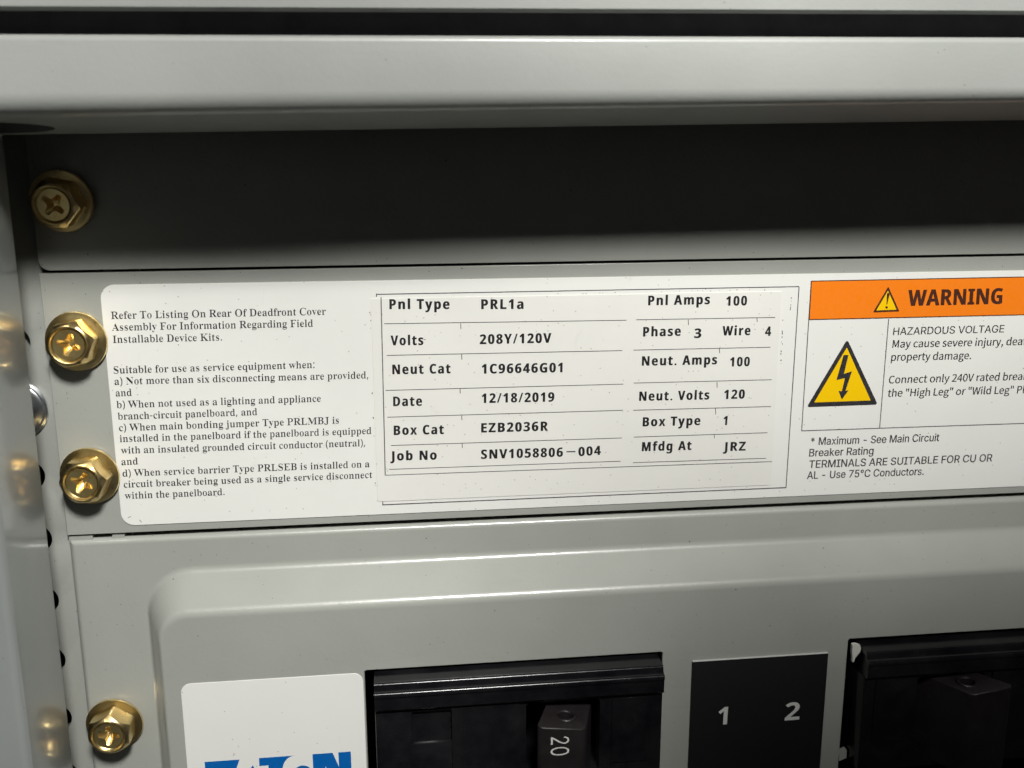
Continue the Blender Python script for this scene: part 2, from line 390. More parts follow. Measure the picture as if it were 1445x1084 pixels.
# ------------------------------------------------------------------ lettering: outlines kept as data, filled as flat print
# outlines of the characters used, in units of 1/700 cap height: advance, then one list of x, y per contour
GLYPHS = {
 'bold': {
  ' ': (255, []),
  '-': (316, [[39,225,39,301,276,301,276,225]]),
  '.': (263, [[130,-14,108,-10,88,2,75,23,71,53,75,84,88,104,108,115,130,119,154,115,174,104,188,84,192,53,188,23,174,2,154,-10]]),
  '/': (365, [[10,0,271,700,355,700,94,0]]),
  '0': (561, [[279,-10,203,1,141,33,94,86,61,158,42,246,35,350,41,455,59,544,78,594,104,635,136,668,176,692,224,706,279,711,356,700,418,669,465,616,498,544,518,455,525,350,519,245,500,157,481,107,455,66,423,33,383,9,335,-5],[279,110,312,116,338,136,356,170,372,245,377,350,372,455,356,530,338,564,312,584,279,591,246,584,221,564,203,530,188,455,182,350,187,245,203,170,221,137,246,117]]),
  '1': (561, [[257,0,257,405,258,472,261,544,240,523,210,496,129,431,58,521,283,700,405,700,405,0]]),
  '2': (561, [[39,0,39,103,215,280,300,371,328,406,347,438,358,470,362,503,356,540,339,566,312,581,276,586,237,582,198,568,159,545,118,515,37,610,101,659,138,679,180,696,229,706,287,710,351,704,405,685,449,655,482,617,502,572,509,521,503,465,486,415,458,368,419,321,314,216,224,131,224,125,528,125,528,0]]),
  '3': (561, [[239,-10,166,-6,99,7,37,28,37,154,83,134,132,120,180,111,224,108,271,111,308,120,335,135,353,156,363,182,367,213,363,240,352,262,332,280,300,293,256,300,198,303,145,303,145,417,199,417,256,420,298,429,326,443,344,462,353,485,356,511,350,544,333,569,302,585,256,590,209,586,169,573,107,539,38,641,83,668,135,690,195,705,267,710,334,705,391,690,438,666,473,633,494,592,501,543,496,498,482,459,457,427,409,391,350,369,350,366,402,356,444,339,478,315,502,284,517,247,522,204,514,146,492,95,454,51,400,18,328,-3]]),
  '4': (561, [[316,0,316,145,17,145,17,248,324,700,460,700,460,260,544,260,544,145,460,145,460,0],[147,260,316,260,316,378,317,433,319,494,322,530,318,530,299,492,275,454]]),
  '5': (561, [[236,-10,183,-7,133,0,87,12,48,28,48,156,88,139,135,124,185,114,231,111,289,118,332,138,351,159,363,187,367,222,361,260,344,289,316,311,277,323,226,327,170,322,121,312,62,343,88,700,468,700,468,575,218,575,205,437,241,444,294,447,354,441,408,423,453,392,487,351,508,298,516,234,508,164,484,104,445,55,391,19,321,-3]]),
  '6': (561, [[290,-10,222,-2,161,23,125,49,94,83,69,124,50,174,38,231,34,297,43,417,55,474,74,528,100,577,136,621,181,657,237,685,305,702,385,708,433,706,479,701,479,582,439,590,395,592,318,585,260,565,220,532,193,488,178,434,171,374,176,374,200,405,233,431,275,449,328,455,386,448,434,429,475,397,504,353,522,299,528,233,521,163,500,103,464,55,416,19,358,-3],[287,109,326,116,358,139,378,177,385,231,379,277,362,312,332,334,290,341,260,338,233,327,212,311,195,290,185,267,181,244,184,212,193,181,208,153,229,129,256,114]]),
  '8': (561, [[280,-10,208,-4,147,12,99,40,63,78,41,123,34,177,39,223,52,262,74,294,117,334,169,366,125,398,89,437,70,467,60,502,56,541,64,592,87,634,124,667,170,690,223,704,280,709,339,704,392,690,437,667,473,634,496,592,504,540,500,501,488,466,468,437,428,400,378,370,450,324,480,296,504,263,520,225,525,181,518,127,495,80,458,42,408,14,349,-4],[280,431,312,449,339,469,358,495,365,529,359,560,341,582,313,596,279,601,246,596,219,582,201,560,195,529,201,497,221,471,248,450],[278,99,326,105,361,123,381,150,388,185,384,210,373,232,334,268,286,298,274,305,233,282,200,255,179,224,172,186,178,151,199,124,232,105]]),
  '9': (561, [[175,-10,126,-8,80,-3,80,116,122,109,165,106,242,113,300,134,340,167,367,211,382,264,389,325,383,325,359,293,329,267,287,249,228,243,173,250,125,269,85,301,55,345,37,399,31,465,39,535,60,595,96,643,143,679,201,701,270,708,338,700,399,675,435,649,466,616,491,574,510,525,522,467,525,401,517,282,505,224,486,170,459,121,424,77,379,41,323,13,255,-4],[270,357,301,361,327,372,348,388,365,408,375,431,378,454,375,486,367,518,352,546,331,569,305,584,273,589,233,582,202,560,181,522,175,467,180,421,198,386,228,364]]),
  'A': (676, [[0,0,247,703,428,703,676,0,517,0,466,167,211,167,160,0],[248,291,430,291,378,454,366,496,351,548,338,594,325,546,309,491,298,454]]),
  'B': (659, [[88,0,88,700,306,700,392,696,462,683,518,661,557,628,581,582,589,523,582,467,561,422,540,398,513,381,481,372,481,367,515,357,545,342,571,321,590,291,603,252,607,203,599,144,576,94,538,54,487,24,424,6,350,0],[236,423,323,423,377,428,412,443,431,468,437,503,430,537,408,561,370,574,315,578,236,578],[236,123,333,123,390,129,426,149,446,179,453,218,446,253,426,281,388,299,328,305,236,305]]),
  'C': (625, [[372,-10,304,-5,245,10,194,35,151,69,117,110,90,160,72,217,61,280,57,349,61,417,74,479,95,536,124,587,162,629,206,664,259,689,318,705,385,710,437,706,490,697,541,681,590,661,542,540,463,573,424,583,385,586,333,579,289,558,255,523,230,475,215,417,210,348,214,279,228,221,251,175,285,141,329,121,385,114,428,116,471,124,564,151,564,26,473,-1,425,-8]]),
  'D': (725, [[88,0,88,700,308,700,378,696,441,683,499,661,548,631,590,592,624,546,649,491,664,428,669,357,657,248,624,159,568,90,492,40,398,10,286,0],[236,123,300,123,377,132,437,159,480,205,506,270,515,353,509,424,492,481,464,524,425,554,375,572,316,578,236,578]]),
  'E': (549, [[88,0,88,700,491,700,491,578,236,578,236,425,474,425,474,303,236,303,236,123,491,123,491,0]]),
  'G': (710, [[382,-10,286,0,205,31,141,82,94,153,66,243,57,351,62,421,76,484,100,541,132,591,174,632,224,666,282,690,348,705,423,710,478,707,532,698,584,684,630,667,581,548,508,575,466,584,422,586,361,579,309,557,267,521,236,474,216,416,210,348,214,283,228,226,252,179,287,144,334,121,392,114,446,117,486,124,486,270,354,270,354,393,631,393,631,30,517,1,454,-7]]),
  'I': (381, [[31,0,31,84,117,124,117,576,31,616,31,700,350,700,350,616,265,576,265,124,350,84,350,0]]),
  'J': (325, [[15,-206,-35,-202,-73,-195,-73,-72,-40,-78,-3,-81,21,-79,44,-72,62,-57,76,-34,85,-1,88,44,88,700,236,700,236,45,229,-36,208,-100,175,-148,130,-181,76,-200]]),
  'L': (554, [[88,0,88,700,236,700,236,123,521,123,521,0]]),
  'M': (925, [[88,0,88,700,290,700,456,165,459,165,634,700,836,700,836,0,698,0,698,331,700,408,702,490,705,548,701,548,521,0,384,0,216,549,212,549,216,490,219,406,221,325,221,0]]),
  'N': (797, [[88,0,88,700,275,700,579,175,582,175,577,273,575,369,575,700,709,700,709,0,521,0,216,529,212,529,218,429,221,329,221,0]]),
  'P': (616, [[88,0,88,700,312,700,394,694,460,674,509,642,544,598,565,544,572,481,565,422,546,367,525,334,497,305,461,281,417,263,363,253,300,249,236,249,236,0],[236,371,285,371,342,377,385,396,405,416,417,443,422,476,408,533,369,567,304,578,236,578]]),
  'R': (647, [[88,0,88,700,292,700,379,694,450,677,503,648,541,607,564,555,572,490,567,445,553,406,532,373,505,346,474,323,441,305,647,0,482,0,316,269,236,269,236,0],[236,389,284,389,347,395,390,414,407,433,418,457,422,486,418,516,407,540,388,557,344,573,281,578,236,578]]),
  'S': (540, [[243,-10,172,-5,106,9,45,32,45,171,149,131,202,117,255,113,302,118,333,134,350,158,356,187,352,212,338,233,317,251,220,302,167,329,112,370,89,397,70,428,57,466,53,511,60,569,81,618,117,657,164,686,222,704,290,710,344,707,395,697,498,661,450,545,364,575,325,584,285,586,248,581,221,567,204,544,198,516,206,482,231,457,273,433,330,404,380,379,422,351,456,321,480,286,496,245,501,194,494,136,471,87,434,46,383,15,319,-4]]),
  'T': (568, [[210,0,210,576,20,576,20,700,548,700,548,576,358,576,358,0]]),
  'V': (637, [[237,0,0,700,150,700,281,283,293,244,308,183,319,129,329,183,344,244,355,283,487,700,637,700,399,0]]),
  'W': (948, [[178,0,0,700,146,700,235,318,248,261,261,192,270,134,278,193,291,258,302,308,404,700,544,700,646,308,657,259,670,192,678,134,687,193,700,261,713,318,802,700,948,700,770,0,601,0,506,368,499,400,489,447,479,496,474,531,468,496,459,448,449,400,441,367,347,0]]),
  'Y': (612, [[232,0,232,268,0,700,161,700,306,412,452,700,612,700,379,273,379,0]]),
  'Z': (568, [[24,0,24,96,359,577,32,577,32,700,535,700,535,604,200,123,544,123,544,0]]),
  'a': (592, [[207,-10,162,-5,122,9,88,32,62,65,46,107,41,160,48,212,68,254,101,286,147,309,207,324,280,330,374,333,374,357,368,393,351,419,325,433,290,438,251,435,214,427,139,399,91,498,137,518,187,533,240,543,296,546,362,541,417,525,461,500,493,463,512,415,519,357,519,0,417,0,388,73,384,73,349,35,312,10,266,-5],[262,97,305,104,341,125,359,146,370,172,374,204,374,248,317,246,257,239,219,221,198,193,191,159,196,130,211,111,233,101]]),
  'b': (621, [[371,-10,318,-5,278,11,247,34,223,59,213,59,188,0,76,0,76,745,223,745,223,572,221,512,217,466,223,466,248,496,280,522,322,539,375,545,431,537,480,514,521,475,552,421,570,352,576,269,570,185,551,115,520,61,478,22,428,-2],[329,109,357,113,381,127,401,150,421,201,427,271,421,339,400,389,380,411,356,424,327,428,293,425,267,413,248,393,230,349,223,285,223,270,228,201,246,150,265,127,293,113]]),
  'd': (621, [[246,-10,190,-2,142,21,100,60,69,114,50,183,44,267,50,351,69,420,101,475,143,514,192,537,250,545,303,539,345,523,378,497,404,467,409,467,402,512,398,574,398,745,544,745,544,0,432,0,404,70,398,70,373,39,340,13,299,-4],[297,107,334,111,362,123,382,143,401,187,408,250,408,266,402,335,384,385,363,408,334,422,295,426,265,422,240,408,220,385,199,334,192,265,199,196,220,147,240,125,266,111]]),
  'e': (579, [[319,-10,243,-2,176,20,138,43,106,74,79,111,60,155,48,206,44,264,48,323,58,375,76,420,100,458,130,489,165,514,226,537,297,545,366,538,424,517,473,482,508,434,530,374,537,302,537,231,192,231,197,193,209,161,229,134,255,115,287,103,325,99,375,102,420,109,462,122,507,141,507,28,467,11,424,0,376,-7],[195,328,400,328,393,373,375,409,355,427,330,438,298,441,259,434,228,414,206,379]]),
  'f': (379, [[100,0,100,425,20,425,20,496,100,535,100,575,106,635,123,681,151,713,189,734,235,746,289,750,367,743,424,727,386,621,350,630,305,634,279,630,260,616,250,595,246,569,246,535,373,535,373,425,246,425,246,0]]),
  'g': (621, [[276,-235,171,-228,123,-219,76,-204,76,-87,144,-110,213,-124,285,-128,326,-124,357,-109,380,-85,394,-51,398,-7,398,4,400,38,402,70,398,70,368,33,332,9,292,-5,246,-10,187,-2,138,23,98,63,68,118,50,186,44,267,50,348,69,416,99,472,140,512,191,537,250,545,311,536,363,510,405,467,409,467,421,535,544,535,544,-1,537,-71,514,-130,476,-175,424,-209,358,-229],[298,105,332,108,360,119,381,137,396,163,405,200,408,248,408,266,401,340,381,389,360,410,332,422,296,426,259,420,230,401,210,368,197,323,193,265,197,207,210,162,231,130,260,111]]),
  'h': (644, [[76,0,76,745,223,745,223,593,220,518,216,467,224,467,253,502,289,526,332,540,378,545,433,540,479,524,518,499,547,461,565,411,571,349,571,0,425,0,425,313,415,377,386,416,338,428,299,423,269,408,248,383,229,327,223,252,223,0]]),
  'i': (299, [[150,602,119,606,94,618,76,639,71,674,76,708,94,730,119,741,150,745,180,741,206,730,224,708,229,674,224,639,206,618,180,606],[76,0,76,535,223,535,223,0]]),
  'l': (299, [[76,0,76,745,223,745,223,0]]),
  'm': (963, [[76,0,76,535,188,535,208,467,216,467,245,502,283,526,326,540,372,545,426,540,472,526,508,502,534,467,547,467,576,502,615,526,659,540,705,545,761,540,807,524,843,499,869,461,884,411,889,349,889,0,743,0,743,313,734,377,707,416,663,428,628,424,600,410,580,387,562,337,556,269,556,0,410,0,410,313,401,377,374,416,329,428,293,423,265,408,246,383,228,327,223,252,223,0]]),
  'n': (644, [[76,0,76,535,188,535,208,467,216,467,246,502,286,526,332,540,380,545,434,540,480,524,519,499,547,461,565,411,571,349,571,0,425,0,425,313,419,363,404,400,377,421,338,428,298,423,268,408,247,383,229,327,223,252,223,0]]),
  'o': (607, [[302,-10,231,-2,169,23,133,47,102,79,77,117,59,162,48,212,44,269,52,351,75,419,114,474,166,513,230,537,305,545,376,537,438,513,474,488,504,457,529,419,548,375,559,325,563,269,555,186,532,118,493,63,440,22,377,-2],[304,108,339,112,367,126,388,149,407,199,414,269,407,338,388,388,367,410,339,423,303,427,268,423,240,410,219,388,200,338,193,269,200,199,219,149,240,126,268,112]]),
  'p': (621, [[76,-235,76,535,195,535,216,466,223,466,248,496,280,522,322,539,375,545,431,537,480,514,521,475,552,421,570,352,576,269,570,185,551,116,519,61,476,22,427,-2,371,-10,319,-5,278,11,247,34,223,59,215,59,223,-20,223,-235],[329,109,360,113,385,127,403,150,421,201,427,271,423,327,411,372,391,403,363,422,327,428,293,425,267,413,248,393,230,349,223,285,223,270,228,201,246,150,265,127,293,113]]),
  'r': (445, [[76,0,76,535,187,535,209,445,216,445,244,483,280,516,325,538,375,545,401,544,425,541,414,404,394,407,371,409,334,406,299,396,268,378,244,353,228,318,223,273,223,0]]),
  's': (487, [[222,-10,125,-2,45,22,45,142,138,110,185,100,226,97,263,100,288,110,301,125,306,143,299,168,267,192,190,227,108,270,80,293,60,321,48,355,44,396,51,442,70,479,102,508,145,529,196,541,256,545,305,543,351,535,397,522,444,503,400,398,325,426,290,434,254,437,218,433,196,422,189,402,198,379,230,357,301,325,380,287,410,264,432,237,445,202,450,159,444,109,425,67,393,34,348,10,291,-5]]),
  't': (425, [[260,-10,214,-6,174,6,140,27,114,60,98,106,92,168,92,425,23,425,23,487,103,536,145,649,238,649,238,535,388,535,388,425,238,425,238,168,243,141,256,122,276,111,302,107,349,112,394,124,394,15,336,-2]]),
  'u': (644, [[264,-10,210,-5,164,11,125,37,97,74,79,124,74,186,74,535,220,535,220,223,225,173,240,136,267,114,306,107,346,112,376,127,397,152,415,208,422,283,422,535,568,535,568,0,456,0,436,69,428,69,398,33,358,9,312,-5]]),
  'x': (567, [[5,0,186,274,14,535,179,535,283,365,388,535,554,535,379,274,562,0,396,0,283,183,171,0]]),
  'y': (558, [[108,-235,65,-233,33,-227,33,-112,59,-116,91,-118,132,-111,164,-90,188,-59,204,-23,213,4,0,535,160,535,261,234,273,190,278,141,281,141,290,190,302,234,401,535,558,535,331,-69,308,-120,278,-161,243,-194,202,-217,157,-231]]),
 },
 'serif': {
  ' ': (268, []),
  '(': (310, [[193,-163,145,-100,107,-31,78,43,58,121,45,201,41,283,45,366,58,447,78,526,107,602,145,672,193,737,279,737,235,670,198,599,170,523,149,445,137,365,133,284,137,205,149,126,170,49,198,-26,234,-96,278,-163]]),
  ')': (310, [[32,-163,76,-96,112,-26,140,49,160,126,172,205,177,284,172,365,160,445,140,523,112,599,75,670,31,737,117,737,164,672,203,602,232,526,252,447,264,366,268,283,264,201,252,121,232,43,203,-31,164,-100,117,-163]]),
  ',': (277, [[42,-133,72,-4,94,120,191,120,198,108,160,-12,109,-133]]),
  '-': (332, [[41,236,41,317,291,317,291,236]]),
  '.': (277, [[137,-14,113,-10,93,2,79,24,74,56,79,88,93,109,113,121,137,125,162,121,183,109,198,88,202,56,198,24,183,2,162,-10]]),
  ':': (277, [[137,427,113,432,93,444,79,466,74,498,79,531,93,552,113,564,137,568,162,564,183,552,198,531,202,498,198,466,183,444,162,432],[137,-14,113,-10,93,2,79,24,74,56,79,88,93,109,113,121,137,125,162,121,183,109,198,88,202,56,198,24,183,2,162,-10]]),
  'A': (671, [[-13,0,-13,28,14,33,36,46,56,73,75,115,317,717,345,715,591,133,632,53,653,34,681,28,681,0,352,0,352,28,399,33,426,47,436,70,419,125,388,203,159,203,121,108,116,90,115,74,123,49,148,33,190,28,196,28,196,0],[174,247,372,247,272,490]]),
  'B': (680, [[25,0,25,27,69,34,96,50,110,79,115,126,115,567,113,606,106,634,95,653,78,665,55,672,24,674,24,700,339,700,436,694,512,674,566,642,598,597,609,539,602,492,582,453,549,421,501,397,441,380,514,361,570,333,611,298,635,254,643,202,635,143,611,93,570,53,515,24,447,6,365,0],[280,387,289,387,339,391,377,401,405,419,423,445,434,482,438,531,432,592,414,634,394,652,367,663,332,667,304,663,289,653,282,633,280,601],[341,37,381,41,413,54,435,75,450,106,459,146,463,197,458,249,446,289,426,319,396,339,355,351,304,355,280,355,280,100,283,70,293,51,311,41]]),
  'C': (720, [[394,-17,328,-11,267,4,211,30,162,66,120,109,86,161,60,219,45,282,40,351,45,419,61,482,86,539,121,590,163,633,213,669,270,695,332,710,399,715,475,706,565,676,596,669,618,674,634,690,644,715,671,715,671,474,645,474,619,533,586,584,548,626,504,657,458,675,408,681,341,668,288,628,251,561,228,468,221,348,229,236,254,148,295,86,353,49,427,36,489,44,550,69,608,109,659,163,688,136,642,81,590,38,531,8,466,-10]]),
  'D': (762, [[31,0,31,27,72,33,97,45,109,71,114,115,114,575,109,626,93,655,66,669,23,674,23,700,341,700,455,690,549,660,623,609,677,540,709,454,720,350,705,224,661,126,587,56,484,14,351,0],[342,37,403,46,453,72,491,115,518,176,534,255,539,352,531,465,508,553,468,616,413,653,343,666,310,662,292,651,283,629,280,592,280,110,283,74,292,52,310,41]]),
  'E': (679, [[22,0,22,26,68,31,96,45,111,74,116,120,116,567,111,622,96,654,68,669,25,674,25,700,613,700,613,491,590,491,577,549,554,593,523,625,480,645,425,658,356,662,307,658,294,652,286,641,281,597,281,378,297,378,339,382,373,394,399,413,426,461,443,531,468,531,468,182,442,182,434,237,420,279,399,309,370,328,333,338,285,342,281,342,281,103,284,72,295,54,317,45,354,42,424,47,482,59,530,82,570,115,603,161,632,220,661,220,618,0]]),
  'F': (622, [[24,0,24,27,69,35,96,52,110,81,115,129,115,576,110,623,94,650,66,666,22,674,22,700,605,700,605,491,580,491,567,549,546,593,517,625,476,646,423,659,353,663,307,660,294,656,285,647,280,612,280,380,292,380,334,384,367,396,393,416,413,444,427,483,437,533,465,533,465,182,438,182,428,236,414,278,394,308,368,328,333,340,290,344,280,344,280,124,282,91,289,66,301,48,322,36,353,30,394,27,394,0]]),
  'I': (401, [[21,0,21,27,65,35,94,50,110,75,116,116,116,595,111,634,97,657,69,669,21,674,21,700,376,700,376,674,330,669,301,657,286,634,281,595,281,119,288,68,299,52,316,40,378,27,378,0]]),
  'J': (508, [[167,-100,120,-96,79,-83,44,-62,18,-34,1,-1,-5,35,0,68,17,93,40,109,68,115,98,110,122,95,137,72,142,42,139,20,130,-2,118,-30,123,-48,137,-58,161,-62,193,-56,213,-38,224,-9,227,33,227,564,225,601,219,629,207,648,188,661,160,669,122,674,122,700,483,700,483,674,450,670,425,662,409,650,399,631,392,564,392,136,383,51,356,-15,311,-62,248,-91]]),
  'K': (785, [[25,0,25,27,70,33,97,49,111,77,116,124,116,582,111,625,97,652,69,668,26,674,26,700,373,700,373,674,315,664,298,654,288,638,283,615,281,582,281,359,494,574,525,612,536,643,526,660,496,671,447,674,447,700,746,700,746,674,733,674,671,661,603,621,530,554,416,438,712,71,749,38,770,30,798,27,798,0,432,0,432,27,470,28,495,32,508,41,513,53,506,73,486,101,307,328,281,305,281,124,285,77,299,49,327,33,373,27,373,0]]),
  'L': (656, [[24,0,24,27,69,33,96,49,110,77,115,124,115,582,110,626,96,653,68,668,25,674,25,700,384,700,384,674,347,672,320,667,301,657,289,640,282,616,280,582,280,127,285,72,293,57,307,48,359,42,428,47,484,61,530,86,568,122,601,173,629,237,657,237,617,0]]),
  'M': (975, [[22,0,22,27,66,33,94,49,110,77,116,122,116,587,114,617,108,639,98,654,81,664,23,674,23,700,284,700,487,219,691,700,949,700,949,674,907,666,880,650,866,623,861,581,861,131,863,93,868,66,878,47,894,36,917,30,948,27,948,0,608,0,608,27,665,38,681,50,692,68,697,93,699,128,699,613,443,0,415,0,162,598,162,123,168,74,184,45,214,31,260,27,260,0]]),
  'N': (759, [[619,-17,164,538,164,121,169,75,182,47,210,33,256,27,256,0,28,0,28,27,60,30,83,36,99,46,109,63,115,88,117,121,117,597,56,666,28,674,28,700,241,700,601,259,601,580,599,613,594,637,583,653,567,663,509,674,509,700,737,700,737,674,693,668,666,653,653,625,648,579,648,-17]]),
  'O': (807, [[401,-17,327,-10,259,11,198,45,145,89,102,143,69,205,49,275,42,350,49,425,69,494,102,556,146,611,199,655,262,689,332,710,408,717,481,710,549,689,610,656,663,613,706,559,739,497,759,426,766,350,759,275,739,205,706,143,662,89,608,45,546,11,476,-10],[407,19,470,32,520,72,555,138,576,231,583,350,578,450,562,532,534,597,498,644,453,672,400,681,336,668,287,628,251,562,230,469,223,350,229,251,245,168,273,103,310,56,354,28]]),
  'P': (642, [[24,0,24,27,69,33,96,49,110,77,115,124,115,582,110,624,96,651,68,667,25,674,25,700,328,700,441,694,516,676,563,649,599,611,621,565,629,510,622,455,600,408,564,369,513,340,449,322,372,316,280,316,280,124,284,77,298,49,326,33,372,27,372,0],[280,353,310,353,356,357,392,369,418,388,435,417,446,456,449,506,443,576,423,625,401,646,371,659,332,663,307,660,291,651,283,636,280,612]]),
  'R': (727, [[24,0,24,27,69,33,96,49,110,77,115,124,115,582,110,624,96,651,68,667,25,674,25,700,333,700,428,695,505,680,565,655,607,619,633,572,641,514,635,466,616,425,585,391,541,364,484,344,664,77,695,39,712,30,735,27,738,27,738,0,520,0,310,326,280,326,280,124,284,77,298,49,326,33,372,27,372,0],[280,359,313,359,362,363,401,376,430,397,450,427,463,467,467,516,462,569,447,610,423,639,389,657,345,663,311,659,292,649,283,629,280,593]]),
  'S': (600, [[66,-17,66,243,96,243,115,174,141,119,171,76,208,47,252,29,303,23,339,26,370,37,395,55,414,79,425,106,428,137,419,180,392,216,346,246,250,293,172,339,118,388,95,424,81,465,76,510,83,569,103,619,135,660,177,691,227,710,284,717,353,709,434,689,448,685,460,683,476,687,487,698,492,717,521,717,521,490,496,490,477,545,451,592,419,630,381,659,341,677,298,683,251,677,215,656,192,624,184,584,190,547,211,517,244,491,290,466,389,419,445,389,488,358,518,325,538,289,549,249,552,204,544,142,521,89,483,45,432,12,369,-9,295,-15,244,-12,193,1,151,14,130,19,116,17,106,11,94,-17]]),
  'T': (650, [[141,0,141,27,189,32,218,47,234,77,240,124,240,666,229,666,179,661,136,646,100,620,73,585,54,541,44,488,17,488,17,700,631,700,631,487,605,487,592,552,566,602,527,637,476,659,413,666,405,666,405,124,410,76,425,46,455,32,504,27,504,0]]),
  'W': (940, [[262,-17,50,604,37,635,23,657,5,669,-24,674,-24,700,278,700,278,674,249,671,230,664,219,651,216,631,227,573,343,235,463,542,440,613,427,643,411,660,387,669,352,674,352,700,675,700,675,674,636,670,612,656,604,633,613,594,729,255,831,568,844,625,839,647,827,662,805,670,773,674,773,700,959,700,959,674,933,665,914,647,898,621,884,583,686,-17,658,-17,485,475,292,-17]]),
  'a': (529, [[391,-15,348,-8,320,15,308,54,259,16,205,-6,147,-13,113,-10,85,0,62,18,39,53,31,97,38,140,61,177,98,209,183,252,306,292,306,371,301,408,287,434,263,449,227,454,190,451,167,440,160,421,174,394,185,374,189,355,184,330,169,310,146,297,119,293,90,298,69,312,55,335,51,363,57,398,76,428,106,453,146,473,194,485,249,489,315,485,367,471,405,449,430,417,445,375,450,323,450,96,453,61,458,55,468,53,492,64,506,42,471,10,432,-9],[232,52,267,63,287,77,306,97,306,260,237,233,195,189,182,129,187,86,204,60]]),
  'b': (554, [[66,-18,66,597,64,637,56,659,40,670,12,675,12,700,213,700,213,428,249,462,292,483,340,489,391,482,436,459,474,424,502,377,520,320,526,255,518,181,496,116,461,61,415,20,378,0,338,-12,295,-15,250,-9,205,11,161,43,82,-18],[281,22,314,28,339,45,356,75,372,146,377,246,371,328,355,386,337,411,313,426,283,431,260,427,238,415,222,396,213,372,213,105,220,59,243,31]]),
  'c': (451, [[240,-15,184,-7,133,17,91,54,58,104,37,164,30,230,38,301,61,364,99,416,147,456,205,482,268,490,314,487,353,476,385,458,408,435,422,408,426,377,422,351,409,331,389,318,363,314,329,322,308,346,301,385,303,402,304,417,299,439,284,452,260,456,229,450,204,429,186,396,176,349,172,288,177,219,189,162,211,117,239,85,273,65,314,59,350,65,384,82,417,110,438,93,381,33,315,-3]]),
  'd': (569, [[215,-15,164,-8,119,16,82,53,54,102,36,161,30,226,36,301,55,365,85,418,125,457,172,481,224,489,269,483,309,463,343,431,343,616,339,644,326,661,304,671,271,675,271,700,490,700,490,116,493,83,499,62,515,50,543,42,543,17,452,9,343,-15,343,60,309,18,267,-7],[263,43,287,48,310,63,330,87,343,117,343,372,334,395,317,415,294,427,267,432,238,426,216,410,200,384,186,323,181,235,185,150,199,90,215,64,236,49]]),
  'e': (463, [[236,-15,180,-8,130,16,89,54,57,105,37,168,30,242,37,310,58,370,91,419,134,457,185,481,242,489,297,483,344,463,383,431,411,386,429,331,435,266,435,255,180,255,185,187,201,133,226,95,262,73,307,65,346,73,382,95,415,132,438,112,382,41,315,-1],[179,295,310,295,310,330,307,387,297,426,286,443,269,453,248,456,209,440,186,393,179,313]]),
  'f': (328, [[23,0,23,25,61,34,70,42,76,54,81,113,81,425,25,425,25,477,81,477,81,543,86,593,103,636,130,670,167,694,213,709,267,714,325,707,369,685,389,664,401,641,405,614,400,585,387,564,368,551,345,546,320,550,300,561,288,579,284,601,287,623,296,646,301,656,304,665,297,677,277,681,250,676,236,661,229,635,227,600,227,477,313,477,313,425,227,425,227,100,231,62,243,39,266,28,307,25,307,0]]),
  'g': (503, [[224,-216,163,-213,112,-203,73,-187,45,-166,27,-141,22,-115,31,-84,59,-59,105,-39,67,-15,44,14,36,46,43,82,65,114,102,142,157,169,89,207,48,259,34,326,41,372,61,411,93,444,135,469,185,484,242,489,301,484,358,468,487,468,487,412,412,412,432,381,444,348,448,313,442,270,424,232,396,201,359,178,315,163,264,158,241,159,218,160,193,156,173,145,159,129,155,109,162,91,182,79,217,75,269,75,342,72,398,62,438,45,465,20,480,-14,485,-57,478,-103,456,-142,419,-173,367,-197,303,-211],[242,191,264,195,281,206,293,224,303,266,307,324,303,383,293,424,281,442,264,453,242,456,220,453,203,442,190,424,179,383,176,324,179,266,190,224,203,206,220,195],[247,-179,335,-170,387,-144,405,-101,399,-78,383,-63,355,-55,315,-53,149,-53,129,-70,117,-89,113,-112,121,-137,146,-159,187,-174]]),
  'h': (585, [[28,0,28,25,53,29,69,39,78,58,81,86,81,613,78,641,70,660,55,671,29,676,29,700,227,700,227,410,269,454,318,481,374,489,422,483,460,463,486,430,503,384,508,325,508,86,511,58,518,40,534,29,559,25,559,0,311,0,311,25,318,25,342,32,357,52,361,86,361,333,359,370,352,396,337,412,312,417,281,411,253,392,227,361,227,86,230,58,237,40,252,29,277,25,277,0]]),
  'i': (305, [[155,556,125,562,100,579,83,604,77,634,83,664,100,690,125,707,155,712,185,707,210,690,227,664,232,634,227,604,210,579,185,562],[28,0,28,25,54,29,70,39,78,57,81,86,81,387,78,419,72,438,57,447,31,451,32,477,228,477,228,86,230,58,237,40,252,30,277,25,277,0]]),
  'j': (322, [[163,559,133,564,108,581,91,606,86,636,91,666,108,692,133,709,163,714,194,709,219,692,236,666,242,636,236,606,219,581,194,564],[55,-216,17,-212,-17,-201,-45,-184,-67,-162,-81,-136,-86,-107,-81,-81,-69,-61,-49,-49,-23,-44,3,-48,23,-60,36,-78,40,-101,37,-117,29,-134,17,-158,24,-174,47,-180,75,-173,90,-153,96,-122,98,-83,98,384,95,417,86,437,67,448,34,452,34,477,245,477,245,-33,239,-89,222,-134,195,-170,157,-195,110,-211]]),
  'k': (551, [[27,0,27,25,54,30,70,40,78,58,81,86,81,611,78,642,72,660,58,670,31,675,32,700,227,700,227,259,349,381,368,405,375,427,369,441,351,449,321,451,316,451,316,477,531,477,531,451,492,444,456,427,422,400,342,321,532,53,553,32,578,25,578,0,324,0,324,25,333,25,352,27,364,35,368,49,356,75,250,226,227,206,227,86,230,58,237,40,252,30,277,25,277,0]]),
  'l': (307, [[28,0,28,25,54,29,70,39,78,57,81,86,81,611,78,640,72,660,58,671,31,675,31,700,228,700,228,86,230,58,237,40,252,30,277,25,277,0]]),
